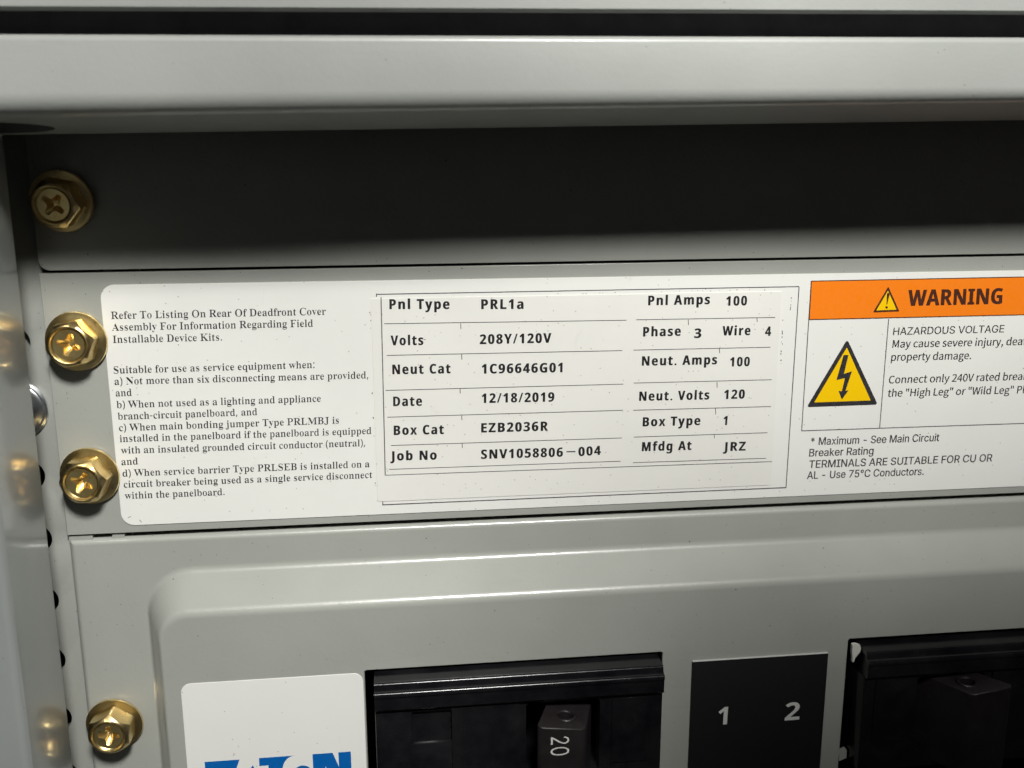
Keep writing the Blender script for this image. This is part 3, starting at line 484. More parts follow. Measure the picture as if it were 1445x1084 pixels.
  'm': (852, [[28,0,28,25,53,29,69,39,78,58,81,86,81,389,78,417,70,436,55,448,29,452,29,477,225,477,225,407,267,453,313,480,364,489,425,480,468,450,492,402,536,450,586,480,642,489,690,483,727,463,753,430,769,384,774,325,774,86,777,58,784,40,799,29,824,25,824,0,580,0,580,25,604,29,619,40,627,59,630,86,630,333,627,370,621,396,606,412,580,417,551,411,524,394,499,364,499,86,501,59,508,40,523,29,547,25,547,0,307,0,307,25,331,29,346,40,354,59,356,86,356,333,354,370,347,396,332,412,307,417,276,411,249,392,225,361,225,86,227,59,234,41,249,30,273,25,273,0]]),
  'n': (585, [[28,0,28,25,53,29,69,39,78,58,81,86,81,389,78,417,70,436,55,448,29,452,29,477,227,477,227,411,269,455,318,481,374,489,422,483,460,463,486,430,503,384,508,325,508,86,511,58,518,40,534,29,559,25,559,0,311,0,311,25,318,25,342,32,357,52,361,86,361,333,359,370,352,396,337,412,312,417,281,411,253,392,227,361,227,86,230,58,237,40,252,29,277,25,277,0]]),
  'o': (517, [[259,-15,195,-7,139,18,93,57,58,108,36,169,29,236,36,306,58,367,93,418,139,457,195,481,258,489,321,481,377,457,423,419,458,369,480,307,487,236,480,166,458,105,423,55,377,17,322,-7],[259,18,285,22,306,36,321,60,329,86,334,125,338,236,333,349,319,416,304,440,284,455,259,459,232,455,212,440,197,416,184,349,180,237,184,125,189,87,197,60,212,36,233,22]]),
  'p': (571, [[27,-214,27,-190,47,-187,62,-180,72,-169,77,-155,81,-98,81,374,78,413,71,435,56,447,30,453,30,477,220,477,220,404,255,452,300,481,354,490,405,482,450,458,487,421,515,371,532,312,538,246,532,174,514,111,486,58,448,18,401,-7,349,-15,302,-8,261,13,227,50,227,-89,233,-152,242,-170,257,-181,304,-189,304,-214],[300,43,329,49,351,64,368,91,383,152,388,237,384,320,371,381,356,407,334,422,306,427,276,420,250,398,227,361,227,105,246,71,270,50]]),
  'q': (560, [[268,-214,268,-189,306,-184,329,-175,340,-157,344,-128,344,44,307,12,265,-8,218,-14,166,-7,121,15,83,51,55,99,37,156,31,221,38,295,61,360,96,415,143,456,179,475,219,487,261,490,307,484,352,465,395,433,475,492,491,492,491,-128,494,-156,502,-174,518,-185,544,-189,544,-214],[275,45,298,49,319,61,336,79,344,103,344,371,336,417,314,444,276,453,244,448,219,430,201,402,185,335,180,240,185,153,201,93,218,67,243,51]]),
  'r': (442, [[28,0,28,25,54,29,70,39,78,57,81,86,81,387,78,420,71,438,57,447,31,451,32,477,224,477,224,387,253,431,288,463,324,483,358,489,396,484,423,467,440,442,445,409,441,382,427,360,407,346,381,342,358,345,341,355,318,384,306,396,290,400,269,392,249,371,234,338,229,295,229,86,233,56,244,39,267,29,304,25,304,0]]),
  's': (443, [[232,-15,187,-9,133,9,113,13,92,7,78,-13,55,-13,55,162,82,162,102,104,133,60,159,39,186,27,216,23,250,27,275,41,290,62,295,90,289,117,271,141,240,161,164,199,117,228,84,260,63,297,57,339,62,380,76,416,100,447,132,471,171,486,217,490,255,486,306,473,317,470,327,469,343,474,354,490,375,490,375,341,351,341,331,390,302,426,268,448,229,455,200,451,179,439,165,421,161,399,165,376,177,357,197,341,225,325,294,291,340,264,371,233,389,195,395,146,390,99,375,60,351,28,317,4,278,-11]]),
  't': (351, [[190,-14,153,-11,123,-1,101,16,81,55,74,109,74,428,31,428,31,460,135,567,172,612,198,651,222,651,222,477,319,477,319,428,222,428,222,126,224,98,230,78,241,66,258,62,281,68,300,85,317,115,342,101,304,37,253,-2]]),
  'u': (576, [[201,-15,158,-11,125,3,100,26,84,59,74,99,70,149,70,381,68,412,60,434,45,447,18,452,18,477,218,477,218,114,221,89,232,71,249,59,272,55,301,60,328,75,351,101,351,381,348,414,340,436,322,448,291,452,291,477,498,477,498,107,500,78,509,60,526,50,553,45,553,20,460,11,351,-15,351,62,322,30,286,5,245,-10]]),
  'v': (471, [[219,-15,59,381,34,432,19,446,-4,451,-4,477,252,477,252,452,240,452,217,449,203,440,198,424,200,412,284,188,362,388,371,418,364,437,345,448,313,452,313,477,469,477,469,453,444,444,427,428,400,374,246,-15]]),
  'w': (668, [[188,-15,26,407,9,437,-2,446,-17,451,-17,477,213,477,213,451,184,444,178,437,176,424,178,408,184,388,256,195,324,361,309,409,292,443,279,450,258,453,258,477,497,477,497,451,473,447,459,438,454,424,455,413,457,403,516,217,587,393,595,423,592,436,584,444,547,453,547,477,685,477,685,453,666,449,653,437,633,396,468,-15,444,-15,343,303,215,-15]]),
  'x': (490, [[7,0,7,23,52,45,95,87,189,210,66,405,37,438,6,451,6,477,259,477,259,452,235,450,221,443,216,431,229,400,282,316,344,394,356,413,360,428,357,439,349,446,309,452,309,477,478,477,478,455,449,444,420,422,390,390,305,283,448,56,466,33,476,27,490,24,490,0,238,0,238,25,274,30,282,37,285,46,280,66,266,91,212,176,150,94,135,71,130,53,135,36,150,26,176,23,181,23,181,0]]),
  'y': (462, [[81,-216,45,-210,15,-192,-4,-164,-10,-129,-6,-104,7,-82,28,-66,55,-61,79,-65,98,-76,110,-94,115,-117,114,-125,114,-134,118,-147,132,-152,152,-142,176,-114,199,-68,216,-7,56,385,38,423,24,442,12,449,-5,451,-7,451,-7,477,249,477,249,451,209,445,200,437,197,422,199,410,204,394,285,183,354,371,363,400,365,421,362,436,353,445,312,451,312,477,460,477,460,451,441,446,426,432,399,373,249,-37,223,-100,199,-147,174,-180,147,-201,116,-212]]),
 },
 'sans': {
  ' ': (258, []),
  '*': (623, [[277,306,283,455,157,375,123,434,256,503,123,571,157,631,283,551,277,700,344,700,339,551,464,631,498,571,366,503,498,434,464,375,339,455,344,306]]),
  '-': (623, [[464,336,464,258,157,258,157,336]]),
  '.': (258, [[131,-6,107,-2,87,12,73,32,68,56,73,81,87,101,107,115,131,119,155,115,176,101,189,81,194,56,189,32,176,12,155,-2]]),
  '0': (623, [[312,-9,262,-5,218,10,179,33,145,66,117,107,95,156,73,245,66,350,73,455,95,543,118,593,146,634,179,667,219,690,263,705,312,709,361,705,405,690,444,667,478,634,506,593,529,543,550,455,558,350,550,245,529,156,507,107,479,66,445,33,406,10,361,-5],[312,68,344,72,374,83,399,101,431,142,454,198,468,267,473,350,468,433,454,502,431,558,399,599,374,617,344,629,312,632,279,629,250,617,224,599,193,558,169,502,155,433,150,350,155,267,169,198,193,142,224,101,250,83,279,72]]),
  '2': (623, [[88,0,88,65,322,315,388,389,411,420,428,449,437,479,441,511,436,546,423,576,403,600,376,618,344,629,308,632,270,628,237,616,211,596,191,569,179,536,175,498,90,498,97,557,119,609,152,651,197,683,250,703,310,709,369,703,421,683,464,653,497,613,517,565,524,513,521,474,510,437,491,399,462,356,367,247,210,83,210,78,536,78,536,0]]),
  '5': (623, [[304,-9,245,-3,193,15,148,44,114,83,91,128,82,179,168,179,175,149,190,122,211,100,238,83,270,72,304,69,344,74,380,89,410,112,432,144,446,181,451,223,446,266,432,304,408,336,378,361,341,376,300,381,265,378,230,369,200,356,176,338,93,348,132,700,504,700,504,622,207,622,184,415,187,415,213,433,244,447,279,456,316,459,362,455,404,442,442,421,475,393,501,358,521,318,534,273,538,225,530,161,508,104,472,57,425,21,368,-2]]),
  '7': (623, [[133,0,445,617,445,622,86,622,86,700,537,700,537,617,227,0]]),
  'A': (660, [[23,0,277,700,380,700,637,0,544,0,395,416,363,512,319,658,337,658,293,510,262,416,117,0],[151,195,151,273,509,273,509,195]]),
  'B': (628, [[83,0,83,700,332,700,398,694,452,675,494,646,524,608,542,564,548,514,544,474,532,440,514,414,490,393,463,378,433,367,433,361,467,354,500,338,529,313,554,280,570,238,575,187,569,137,551,92,519,54,474,25,414,6,339,0],[171,78,337,78,386,82,425,92,454,110,473,132,485,158,489,188,485,222,471,253,450,279,420,300,384,313,342,318,171,318],[171,393,327,393,364,396,397,408,424,425,445,449,458,478,462,512,454,555,430,590,405,608,371,618,330,622,171,622]]),
  'C': (702, [[368,-9,310,-5,256,10,207,34,163,68,126,109,96,159,73,216,60,279,55,350,60,420,73,484,96,541,126,591,163,632,207,665,256,690,310,705,368,709,419,706,468,694,513,675,553,648,588,615,616,576,637,530,651,479,562,479,551,513,536,543,516,568,492,589,464,606,434,618,402,625,368,627,307,619,253,595,207,555,172,501,150,432,142,350,150,267,172,199,207,145,253,105,307,81,368,73,402,75,434,82,464,94,492,111,516,132,536,157,551,187,562,221,651,221,638,170,617,125,588,85,554,52,513,26,469,6,420,-5]]),
  'D': (691, [[301,0,132,0,132,78,296,78,349,82,397,93,437,111,472,136,500,167,521,205,542,272,549,351,542,430,522,496,500,533,473,564,440,589,400,607,355,618,304,622,128,622,128,700,310,700,375,695,433,681,485,658,530,626,567,586,596,538,618,483,631,420,635,351,631,282,618,219,596,163,566,115,528,75,482,42,429,19,369,5],[171,700,171,0,83,0,83,700]]),
  'E': (576, [[83,0,83,700,513,700,513,622,171,622,171,393,489,393,489,315,171,315,171,78,516,78,516,0]]),
  'F': (564, [[83,0,83,700,508,700,508,622,171,622,171,383,476,383,476,304,171,304,171,0]]),
  'G': (716, [[370,-9,310,-5,255,10,206,35,162,68,125,109,95,159,73,216,60,280,55,350,60,420,73,484,95,541,125,591,162,632,205,665,254,690,307,705,365,709,418,705,468,693,514,673,555,646,590,612,618,573,639,529,653,480,561,480,549,512,533,541,513,566,490,587,464,605,434,617,401,625,365,627,306,619,252,595,207,555,172,501,150,432,142,350,150,268,172,199,207,145,253,105,308,81,370,73,425,79,474,98,515,128,545,170,564,220,571,279,598,274,389,274,389,352,658,352,658,275,654,220,641,170,620,125,592,86,558,53,518,26,473,6,423,-5]]),
  'H': (711, [[83,0,83,700,171,700,171,397,540,397,540,700,629,700,629,0,540,0,540,319,171,319,171,0]]),
  'I': (413, [[43,0,43,78,163,78,163,622,43,622,43,700,371,700,371,622,251,622,251,78,371,78,371,0]]),
  'L': (541, [[83,0,83,700,171,700,171,78,497,78,497,0]]),
  'M': (864, [[83,0,83,700,209,700,381,257,395,219,412,169,428,115,443,67,423,67,437,114,454,167,471,218,485,257,655,700,781,700,781,0,694,0,694,400,694,450,695,507,696,568,698,629,706,629,685,563,663,499,643,443,627,400,470,0,394,0,234,400,219,442,199,497,178,561,154,629,163,629,165,572,166,511,167,452,168,400,168,0]]),
  'N': (720, [[83,0,83,700,187,700,472,251,499,207,533,147,569,76,557,74,551,149,549,216,549,268,549,700,638,700,638,0,532,0,278,399,244,455,204,524,148,622,164,624,168,528,171,451,172,400,172,0]]),
  'O': (734, [[367,-9,309,-5,256,10,207,34,163,68,126,109,96,159,73,216,60,279,55,350,60,420,73,484,96,541,126,591,163,632,207,665,256,690,309,705,367,709,425,705,479,690,528,665,571,632,608,591,638,541,661,484,674,420,678,350,674,279,661,216,638,159,608,109,571,68,528,34,479,10,425,-5],[367,73,427,81,481,105,527,144,562,198,584,267,592,350,584,433,562,502,527,556,481,595,427,619,367,627,307,619,253,595,208,556,172,501,150,432,142,350,150,267,172,198,208,144,253,105,307,81]]),
  'R': (618, [[83,0,83,700,325,700,398,693,458,672,504,639,537,596,557,544,563,484,557,425,537,373,504,331,458,299,398,279,325,272,132,272,132,351,321,351,371,355,410,367,439,387,459,413,471,446,475,484,471,523,459,557,439,584,409,605,370,618,320,622,171,622,171,0],[486,0,317,315,417,315,589,0]]),
  'S': (614, [[308,-12,237,-6,175,13,125,43,88,83,63,132,53,188,144,188,152,151,170,121,196,97,229,81,267,71,308,68,353,71,393,83,427,101,453,126,470,157,475,192,471,222,457,246,435,266,407,281,337,306,253,329,199,348,155,370,119,398,92,430,77,469,71,513,79,568,103,616,141,656,189,685,247,703,312,709,378,703,435,685,483,656,519,617,542,572,552,520,464,520,456,553,440,580,416,602,368,624,310,631,267,627,230,616,200,599,177,576,163,548,158,517,164,484,180,459,204,439,233,424,292,404,364,384,429,363,462,347,494,327,521,302,543,272,557,235,562,191,554,136,532,87,495,46,445,15,382,-6]]),
  'T': (617, [[44,622,44,700,574,700,574,622,353,622,353,0,265,0,265,622]]),
  'U': (712, [[356,-11,303,-8,255,3,212,21,174,45,142,75,117,110,98,149,86,192,83,238,83,700,171,700,171,245,177,198,194,156,221,120,257,93,303,77,356,71,410,77,455,93,491,120,518,156,535,198,540,245,540,700,629,700,629,238,625,192,614,149,595,110,570,75,538,45,500,21,457,3,409,-8]]),
  'V': (660, [[280,0,23,700,116,700,264,284,296,189,341,42,323,42,367,190,398,284,543,700,637,700,382,0]]),
  'Z': (603, [[57,0,57,64,376,530,421,592,469,654,479,625,393,622,307,622,55,622,55,700,546,700,546,635,232,177,184,111,134,46,124,75,209,78,295,78,550,78,550,0]]),
  'a': (536, [[220,-12,173,-7,130,7,93,30,66,61,48,101,42,148,46,189,59,222,80,247,107,266,138,280,172,290,245,303,322,312,365,323,376,334,379,350,379,353,376,383,367,408,352,428,330,443,302,452,269,455,235,452,205,443,181,430,162,414,138,377,56,401,78,443,108,476,143,500,183,517,225,526,267,529,329,522,362,512,393,496,421,473,443,441,458,399,463,346,463,0,381,0,381,71,375,71,347,34,324,16,296,1,262,-8],[234,62,278,67,314,81,342,102,362,128,375,158,379,190,379,261,357,250,318,242,276,236,241,231,185,218,161,207,142,192,130,171,126,144,130,120,140,99,157,83,179,72,205,65]]),
  'c': (544, [[285,-11,240,-8,198,4,161,23,113,63,77,117,54,183,47,258,54,334,77,401,113,455,161,495,198,514,240,525,285,529,323,526,358,519,390,507,420,490,446,469,468,443,485,414,498,381,417,360,400,398,371,428,333,447,285,454,238,447,200,427,170,395,149,355,137,309,132,258,137,208,149,162,170,122,200,91,238,71,285,64,334,71,373,91,401,122,419,161,499,141,487,107,470,77,448,51,421,29,392,12,359,-1,323,-9]]),
  'd': (584, [[269,-11,227,-8,188,4,153,22,109,62,75,116,54,183,47,260,54,337,75,403,109,456,154,496,189,514,227,525,269,529,313,525,348,513,375,495,395,476,421,439,428,439,428,700,512,700,512,0,430,0,430,81,422,81,395,43,374,23,347,5,313,-7],[281,64,325,71,362,89,391,119,412,158,425,206,429,261,425,315,412,362,391,400,362,429,326,448,281,454,236,447,199,428,170,399,149,359,137,313,132,261,137,208,149,160,170,121,200,90,237,71]]),
  'e': (556, [[292,-11,243,-8,200,4,161,23,127,48,99,79,77,117,54,182,47,257,54,333,76,399,111,453,158,494,196,514,237,525,282,529,325,525,366,515,404,496,439,469,469,433,491,388,506,333,511,267,511,233,103,233,103,304,465,304,426,278,422,327,410,369,389,405,361,432,326,449,282,454,238,449,201,431,172,405,150,371,136,332,132,290,132,244,137,191,152,146,176,111,208,85,247,69,292,63,322,66,349,73,373,84,393,100,409,121,420,145,502,125,486,87,461,54,428,27,389,6,343,-7]]),
  'g': (585, [[285,-207,231,-203,184,-192,145,-174,113,-152,88,-125,70,-95,140,-56,167,-91,187,-108,212,-121,245,-131,285,-134,324,-130,359,-120,388,-103,411,-79,424,-47,428,-8,428,94,421,94,394,57,374,38,347,22,312,10,268,7,208,14,155,37,110,74,76,124,54,187,47,263,54,339,76,404,110,457,155,496,208,521,270,529,314,525,349,513,376,496,397,476,423,439,431,439,431,522,513,522,513,-12,509,-55,499,-92,482,-124,446,-161,400,-187,345,-202],[282,81,326,87,363,103,392,130,413,167,426,212,430,265,426,317,413,363,392,401,363,430,326,448,282,454,237,448,200,429,170,399,149,361,137,316,132,265,137,213,150,169,171,132,200,104,237,87]]),
  'i': (229, [[72,0,72,522,156,522,156,0],[115,609,93,613,74,626,61,643,57,665,61,686,74,704,93,717,115,721,138,717,157,704,170,686,174,665,170,643,157,626,138,613]]),
  'k': (524, [[151,188,151,291,166,291,391,522,496,522,253,274,244,274],[72,0,72,700,156,700,156,0],[404,0,203,256,263,315,512,0]]),
  'm': (839, [[72,0,72,522,154,522,155,406,148,406,162,445,182,476,208,500,237,517,268,528,302,531,338,527,369,516,395,496,425,456,442,405,430,405,443,441,464,472,491,497,524,516,561,527,601,531,644,526,684,512,718,487,744,452,761,407,766,351,766,0,682,0,682,349,679,383,668,410,650,430,616,449,576,455,543,451,515,440,492,422,475,399,465,372,461,340,461,0,377,0,377,358,370,397,348,428,315,448,274,455,245,451,217,440,192,423,173,398,161,366,156,327,156,0]]),
  'n': (564, [[156,312,156,0,72,0,72,522,154,522,154,396,141,396,159,439,182,473,209,498,257,521,313,529,363,524,406,507,442,480,469,441,486,392,491,331,491,0,407,0,407,324,404,361,393,393,376,419,352,438,323,449,289,453,253,449,221,437,194,417,174,389,161,354]]),
  'o': (571, [[285,-11,240,-8,198,4,161,23,113,63,77,117,54,183,47,258,54,334,77,401,113,455,161,495,198,514,240,525,285,529,331,525,373,514,411,495,444,470,472,438,494,401,517,334,524,258,517,183,494,117,472,80,444,48,411,23,373,4,331,-8],[285,64,333,71,372,91,402,122,423,162,435,208,439,258,435,309,423,355,402,395,372,427,333,447,285,454,238,447,200,427,170,395,149,355,137,309,132,258,137,208,149,162,170,122,200,91,238,71]]),
  'r': (357, [[72,0,72,522,154,522,154,442,159,442,179,477,210,505,249,523,293,529,315,529,335,528,335,443,316,446,285,448,250,444,219,433,193,415,173,390,161,360,156,326,156,0]]),
  's': (502, [[250,-11,199,-7,154,5,116,25,85,52,62,87,49,130,129,147,145,109,171,83,206,68,249,62,298,68,336,86,361,111,369,141,364,166,350,187,325,202,292,213,205,234,143,256,99,286,80,312,68,342,64,377,71,419,89,456,119,487,158,510,205,524,257,529,307,525,349,513,384,493,411,467,432,435,446,399,369,381,355,409,334,434,302,452,258,458,215,452,180,436,157,412,149,381,155,355,171,335,198,319,236,307,316,288,378,266,421,236,440,210,452,181,456,147,449,103,430,65,399,33,358,9,307,-6]]),
  't': (313, [[280,522,280,450,9,450,9,522],[89,648,173,648,173,134,177,105,187,84,206,73,234,69,255,70,278,74,293,2,264,-4,232,-6,190,-2,155,10,127,29,106,56,93,89,89,128]]),
  'u': (564, [[251,-7,201,-2,158,15,122,42,95,81,78,130,72,191,72,522,156,522,156,198,160,161,171,129,188,103,212,84,241,73,275,69,311,73,343,85,369,105,390,133,403,168,407,210,407,522,491,522,491,0,410,0,410,126,423,126,404,83,381,48,354,23,306,1]]),
  'x': (521, [[29,0,236,300,235,235,39,522,138,522,203,420,247,349,285,283,241,283,279,349,321,420,388,522,484,522,287,232,287,295,492,0,395,0,318,117,275,187,238,250,281,250,245,187,204,117,126,0]]),
  '°': (435, [[218,389,176,395,138,411,106,435,81,468,65,505,59,547,65,589,81,627,106,659,138,684,176,700,218,706,259,700,297,684,329,659,354,627,370,589,375,547,370,505,354,468,329,435,297,411,259,395],[218,460,241,463,262,472,279,485,293,503,302,524,305,547,302,570,293,591,279,609,262,623,241,632,218,635,195,632,174,623,156,609,142,591,133,570,130,547,133,524,142,503,156,485,174,472,195,463]]),
 },
 'hum': {
  ' ': (214, []),
  '"': (453, [[105,461,159,461,176,639,178,736,86,736,88,639],[293,461,346,461,364,639,366,736,273,736,275,639]]),
  ',': (265, [[72,-181,119,-156,158,-122,187,-81,205,-34,211,18,202,73,177,108,138,120,105,113,81,92,72,59,81,26,104,5,136,-2,146,-1,134,-54,101,-98,51,-130]]),
  '.': (265, [[133,-12,164,-4,187,19,196,53,187,89,164,112,133,120,101,112,78,89,70,53,78,19,101,-4]]),
  '0': (530, [[265,-12,339,2,399,46,445,118,473,221,483,352,473,483,445,584,399,656,339,698,265,712,192,698,131,656,86,584,58,483,48,352,58,221,86,118,131,46,192,2],[265,58,221,69,184,103,156,160,138,243,132,352,138,461,156,543,184,600,221,633,265,644,310,633,347,600,375,543,393,461,399,352,393,243,375,160,347,103,310,69]]),
  '2': (530, [[42,0,482,0,482,75,288,75,174,69,265,161,342,250,399,337,436,423,449,507,440,576,413,633,370,676,314,703,244,712,164,700,97,664,38,610,89,561,131,602,180,631,234,642,281,635,317,616,343,587,358,548,363,503,351,429,313,348,250,259,160,161,42,52]]),
  '4': (530, [[325,0,407,0,407,193,500,193,500,263,407,263,407,700,310,700,19,250,19,193,325,193],[325,263,110,263,269,501,326,605,329,605,325,477]]),
  'C': (609, [[360,-12,444,-1,515,33,575,88,526,144,479,102,426,74,364,65,290,78,229,115,184,175,156,255,146,352,156,449,186,527,232,586,293,622,367,635,422,627,470,604,510,569,558,626,509,669,444,700,366,712,265,696,180,650,113,575,71,474,55,350,70,225,112,124,177,50,261,3]]),
  'H': (695, [[96,0,184,0,184,330,511,330,511,0,600,0,600,700,511,700,511,407,184,407,184,700,96,700]]),
  'L': (519, [[96,0,491,0,491,75,184,75,184,700,96,700]]),
  'M': (775, [[96,0,176,0,176,388,172,491,164,594,168,594,224,435,357,71,416,71,548,435,605,594,608,594,601,491,597,388,597,0,679,0,679,700,573,700,439,326,391,180,387,180,336,326,202,700,96,700]]),
  'P': (605, [[96,0,184,0,184,279,300,279,386,287,457,312,511,355,546,415,558,495,546,575,511,633,456,672,383,693,296,700,96,700],[184,350,184,628,285,628,351,624,403,611,440,586,462,548,470,495,463,441,441,401,405,372,355,356,288,350]]),
  'V': (549, [[224,0,327,0,549,700,459,700,347,321,279,90,275,90,207,321,94,700,1,700]]),
  'W': (838, [[173,0,278,0,382,422,417,582,421,582,456,422,562,0,668,0,813,700,729,700,653,319,615,92,609,92,560,319,462,700,381,700,285,319,235,92,231,92,189,319,116,700,25,700]]),
  'a': (538, [[207,-12,269,-2,327,25,379,62,382,62,390,0,461,0,461,319,455,391,435,450,400,494,349,522,282,532,202,521,133,495,78,464,112,404,157,431,209,451,267,459,311,452,342,433,361,403,371,368,374,329,257,310,167,282,105,244,68,196,56,135,64,83,84,42,117,12,158,-6],[232,58,185,66,153,93,140,140,148,178,172,209,216,235,283,255,374,270,374,126,326,89,280,66]]),
  'b': (590, [[316,-12,385,0,447,35,496,92,529,170,541,267,533,357,507,430,466,485,408,520,335,532,278,522,223,496,172,459,176,552,176,760,88,760,88,0,158,0,165,53,169,53,216,18,267,-4],[302,61,264,66,221,83,176,115,176,388,223,426,269,450,313,458,366,450,405,424,431,384,446,331,451,266,444,196,423,139,391,97,350,70]]),
  'c': (487, [[292,-12,353,-4,410,18,460,53,422,112,387,86,346,67,300,60,247,69,202,96,168,137,147,192,139,259,147,325,170,381,204,423,249,449,303,458,341,453,375,437,406,414,450,471,410,501,360,523,299,532,222,520,153,486,99,430,63,354,50,259,62,165,95,89,147,34,214,-1]]),
  'd': (592, [[265,-12,324,-2,377,24,422,61,425,61,433,0,504,0,504,760,416,760,416,561,421,472,376,504,330,525,275,532,206,520,145,484,96,428,63,352,51,259,60,164,89,89,133,33,192,-1],[284,61,234,70,194,95,165,136,147,191,140,260,148,326,169,381,202,423,243,449,290,458,333,453,374,435,416,404,416,132,373,92,330,69]]),
  'e': (529, [[298,-12,363,-5,419,13,468,40,437,98,398,76,355,62,308,57,252,66,206,89,170,127,146,177,136,239,485,239,489,288,480,371,454,438,412,489,354,521,282,532,212,520,149,484,97,428,62,352,50,259,62,165,97,89,151,34,219,-1],[135,301,147,357,170,402,202,435,241,455,284,462,328,456,364,436,391,403,407,358,413,301]]),
  'g': (539, [[263,-239,352,-229,424,-203,479,-164,513,-115,525,-59,518,-13,496,21,460,45,409,59,345,64,243,64,188,71,160,91,152,120,156,146,168,165,185,182,223,169,262,164,323,172,375,196,416,233,442,283,452,345,446,387,432,423,410,452,516,452,516,519,335,519,303,528,262,532,202,524,148,499,106,461,78,410,68,347,78,289,103,241,136,207,136,203,108,179,87,147,78,107,84,70,101,42,125,22,125,17,84,-16,58,-56,49,-100,59,-149,88,-187,133,-216,192,-233],[262,223,207,239,167,281,152,347,157,389,173,422,197,447,227,463,262,468,297,463,327,447,351,422,367,389,372,347,357,281,317,239],[275,-179,194,-167,143,-136,125,-88,130,-58,147,-28,178,0,212,-6,244,-8,334,-8,392,-14,427,-35,439,-74,432,-105,410,-134,376,-157,331,-173]]),
  'h': (580, [[88,0,176,0,176,376,223,420,268,447,317,456,354,450,381,435,401,408,412,369,415,317,415,0,502,0,502,329,496,400,478,457,447,498,402,523,344,532,278,520,222,489,172,445,176,552,176,760,88,760]]),
  'i': (263, [[88,0,176,0,176,519,88,519],[132,626,162,633,183,653,190,684,183,713,162,733,132,740,102,733,82,713,74,684,82,653,102,633]]),
  'j': (263, [[33,-231,88,-223,128,-201,155,-166,171,-118,176,-59,176,519,89,519,89,-59,84,-114,64,-149,25,-161,-2,-158,-25,-152,-42,-218,-9,-227],[132,626,162,633,182,653,190,684,182,713,162,733,132,740,101,733,81,713,74,684,81,653,101,633]]),
  'k': (527, [[88,0,174,0,174,137,271,250,423,0,518,0,322,309,495,519,397,519,178,245,174,245,174,760,88,760]]),
  'l': (271, [[180,-12,209,-10,230,-5,218,62,200,60,187,64,179,76,176,97,176,760,88,760,88,103,91,63,101,31,119,7,145,-7]]),
  'm': (884, [[88,0,176,0,176,376,221,421,265,447,306,456,341,450,368,435,387,408,398,369,402,317,402,0,489,0,489,376,536,421,579,447,620,456,655,450,682,435,701,408,713,369,716,317,716,0,803,0,803,329,797,400,779,457,747,498,704,523,647,532,586,519,529,484,475,433,446,486,399,520,331,532,272,520,218,488,170,443,168,443,159,519,88,519]]),
  'n': (583, [[88,0,176,0,176,376,223,420,268,447,317,456,354,450,381,435,401,408,412,369,415,317,415,0,502,0,502,329,496,400,478,457,447,498,402,523,344,532,278,520,221,488,170,443,168,443,159,519,88,519]]),
  'o': (579, [[289,-12,363,-1,429,34,481,89,516,165,529,259,516,354,481,430,429,486,363,520,289,532,216,520,150,486,97,430,62,354,50,259,62,165,97,89,150,34,216,-1],[289,60,239,69,198,96,166,137,146,192,139,259,146,325,166,381,198,423,239,449,289,458,340,449,381,423,413,381,433,325,440,259,433,192,413,137,381,96,340,69]]),
  'p': (592, [[88,-219,176,-219,176,-43,173,48,220,15,269,-6,316,-12,385,0,447,35,496,92,529,170,541,267,533,357,507,430,466,485,408,520,335,532,276,522,220,495,170,458,168,458,159,519,88,519],[302,61,264,66,221,83,176,115,176,388,224,426,270,450,313,458,366,450,405,424,431,384,446,331,451,266,444,196,423,139,391,97,350,70]]),
  'r': (371, [[88,0,176,0,176,333,215,404,260,442,306,454,333,451,356,445,372,520,347,529,317,532,262,519,212,481,170,424,168,424,159,519,88,519]]),
  's': (447, [[223,-12,290,-4,342,18,381,51,404,93,412,141,402,193,378,231,342,259,299,281,254,299,199,321,158,349,142,389,153,426,184,454,239,464,282,458,320,442,356,418,398,473,353,502,299,524,238,532,176,525,126,504,89,472,67,432,59,385,68,338,91,301,126,274,167,252,210,235,266,212,311,181,329,137,317,96,283,66,226,55,169,63,119,85,73,117,31,59,86,22,152,-3]]),
  't': (360, [[250,-12,300,-6,347,7,329,73,301,63,270,58,223,70,197,104,190,158,190,448,331,448,331,519,190,519,190,665,117,665,108,519,26,514,26,448,103,448,103,160,108,102,123,55,151,18,193,-4]]),
  'u': (580, [[240,-12,305,-1,360,32,411,81,414,81,420,0,493,0,493,519,406,519,406,151,359,101,315,72,265,63,229,68,201,84,183,110,172,149,168,201,168,519,80,519,80,190,86,118,105,61,136,21,181,-4]]),
  'v': (498, [[200,0,302,0,485,519,399,519,301,223,253,71,248,71,201,223,103,519,12,519]]),
  'y': (498, [[96,-223,153,-215,199,-189,236,-151,266,-101,290,-44,485,519,400,519,307,231,265,84,260,84,208,231,103,519,12,519,221,-1,209,-40,182,-98,144,-137,93,-152,53,-143,35,-213,63,-221]]),
 },
}
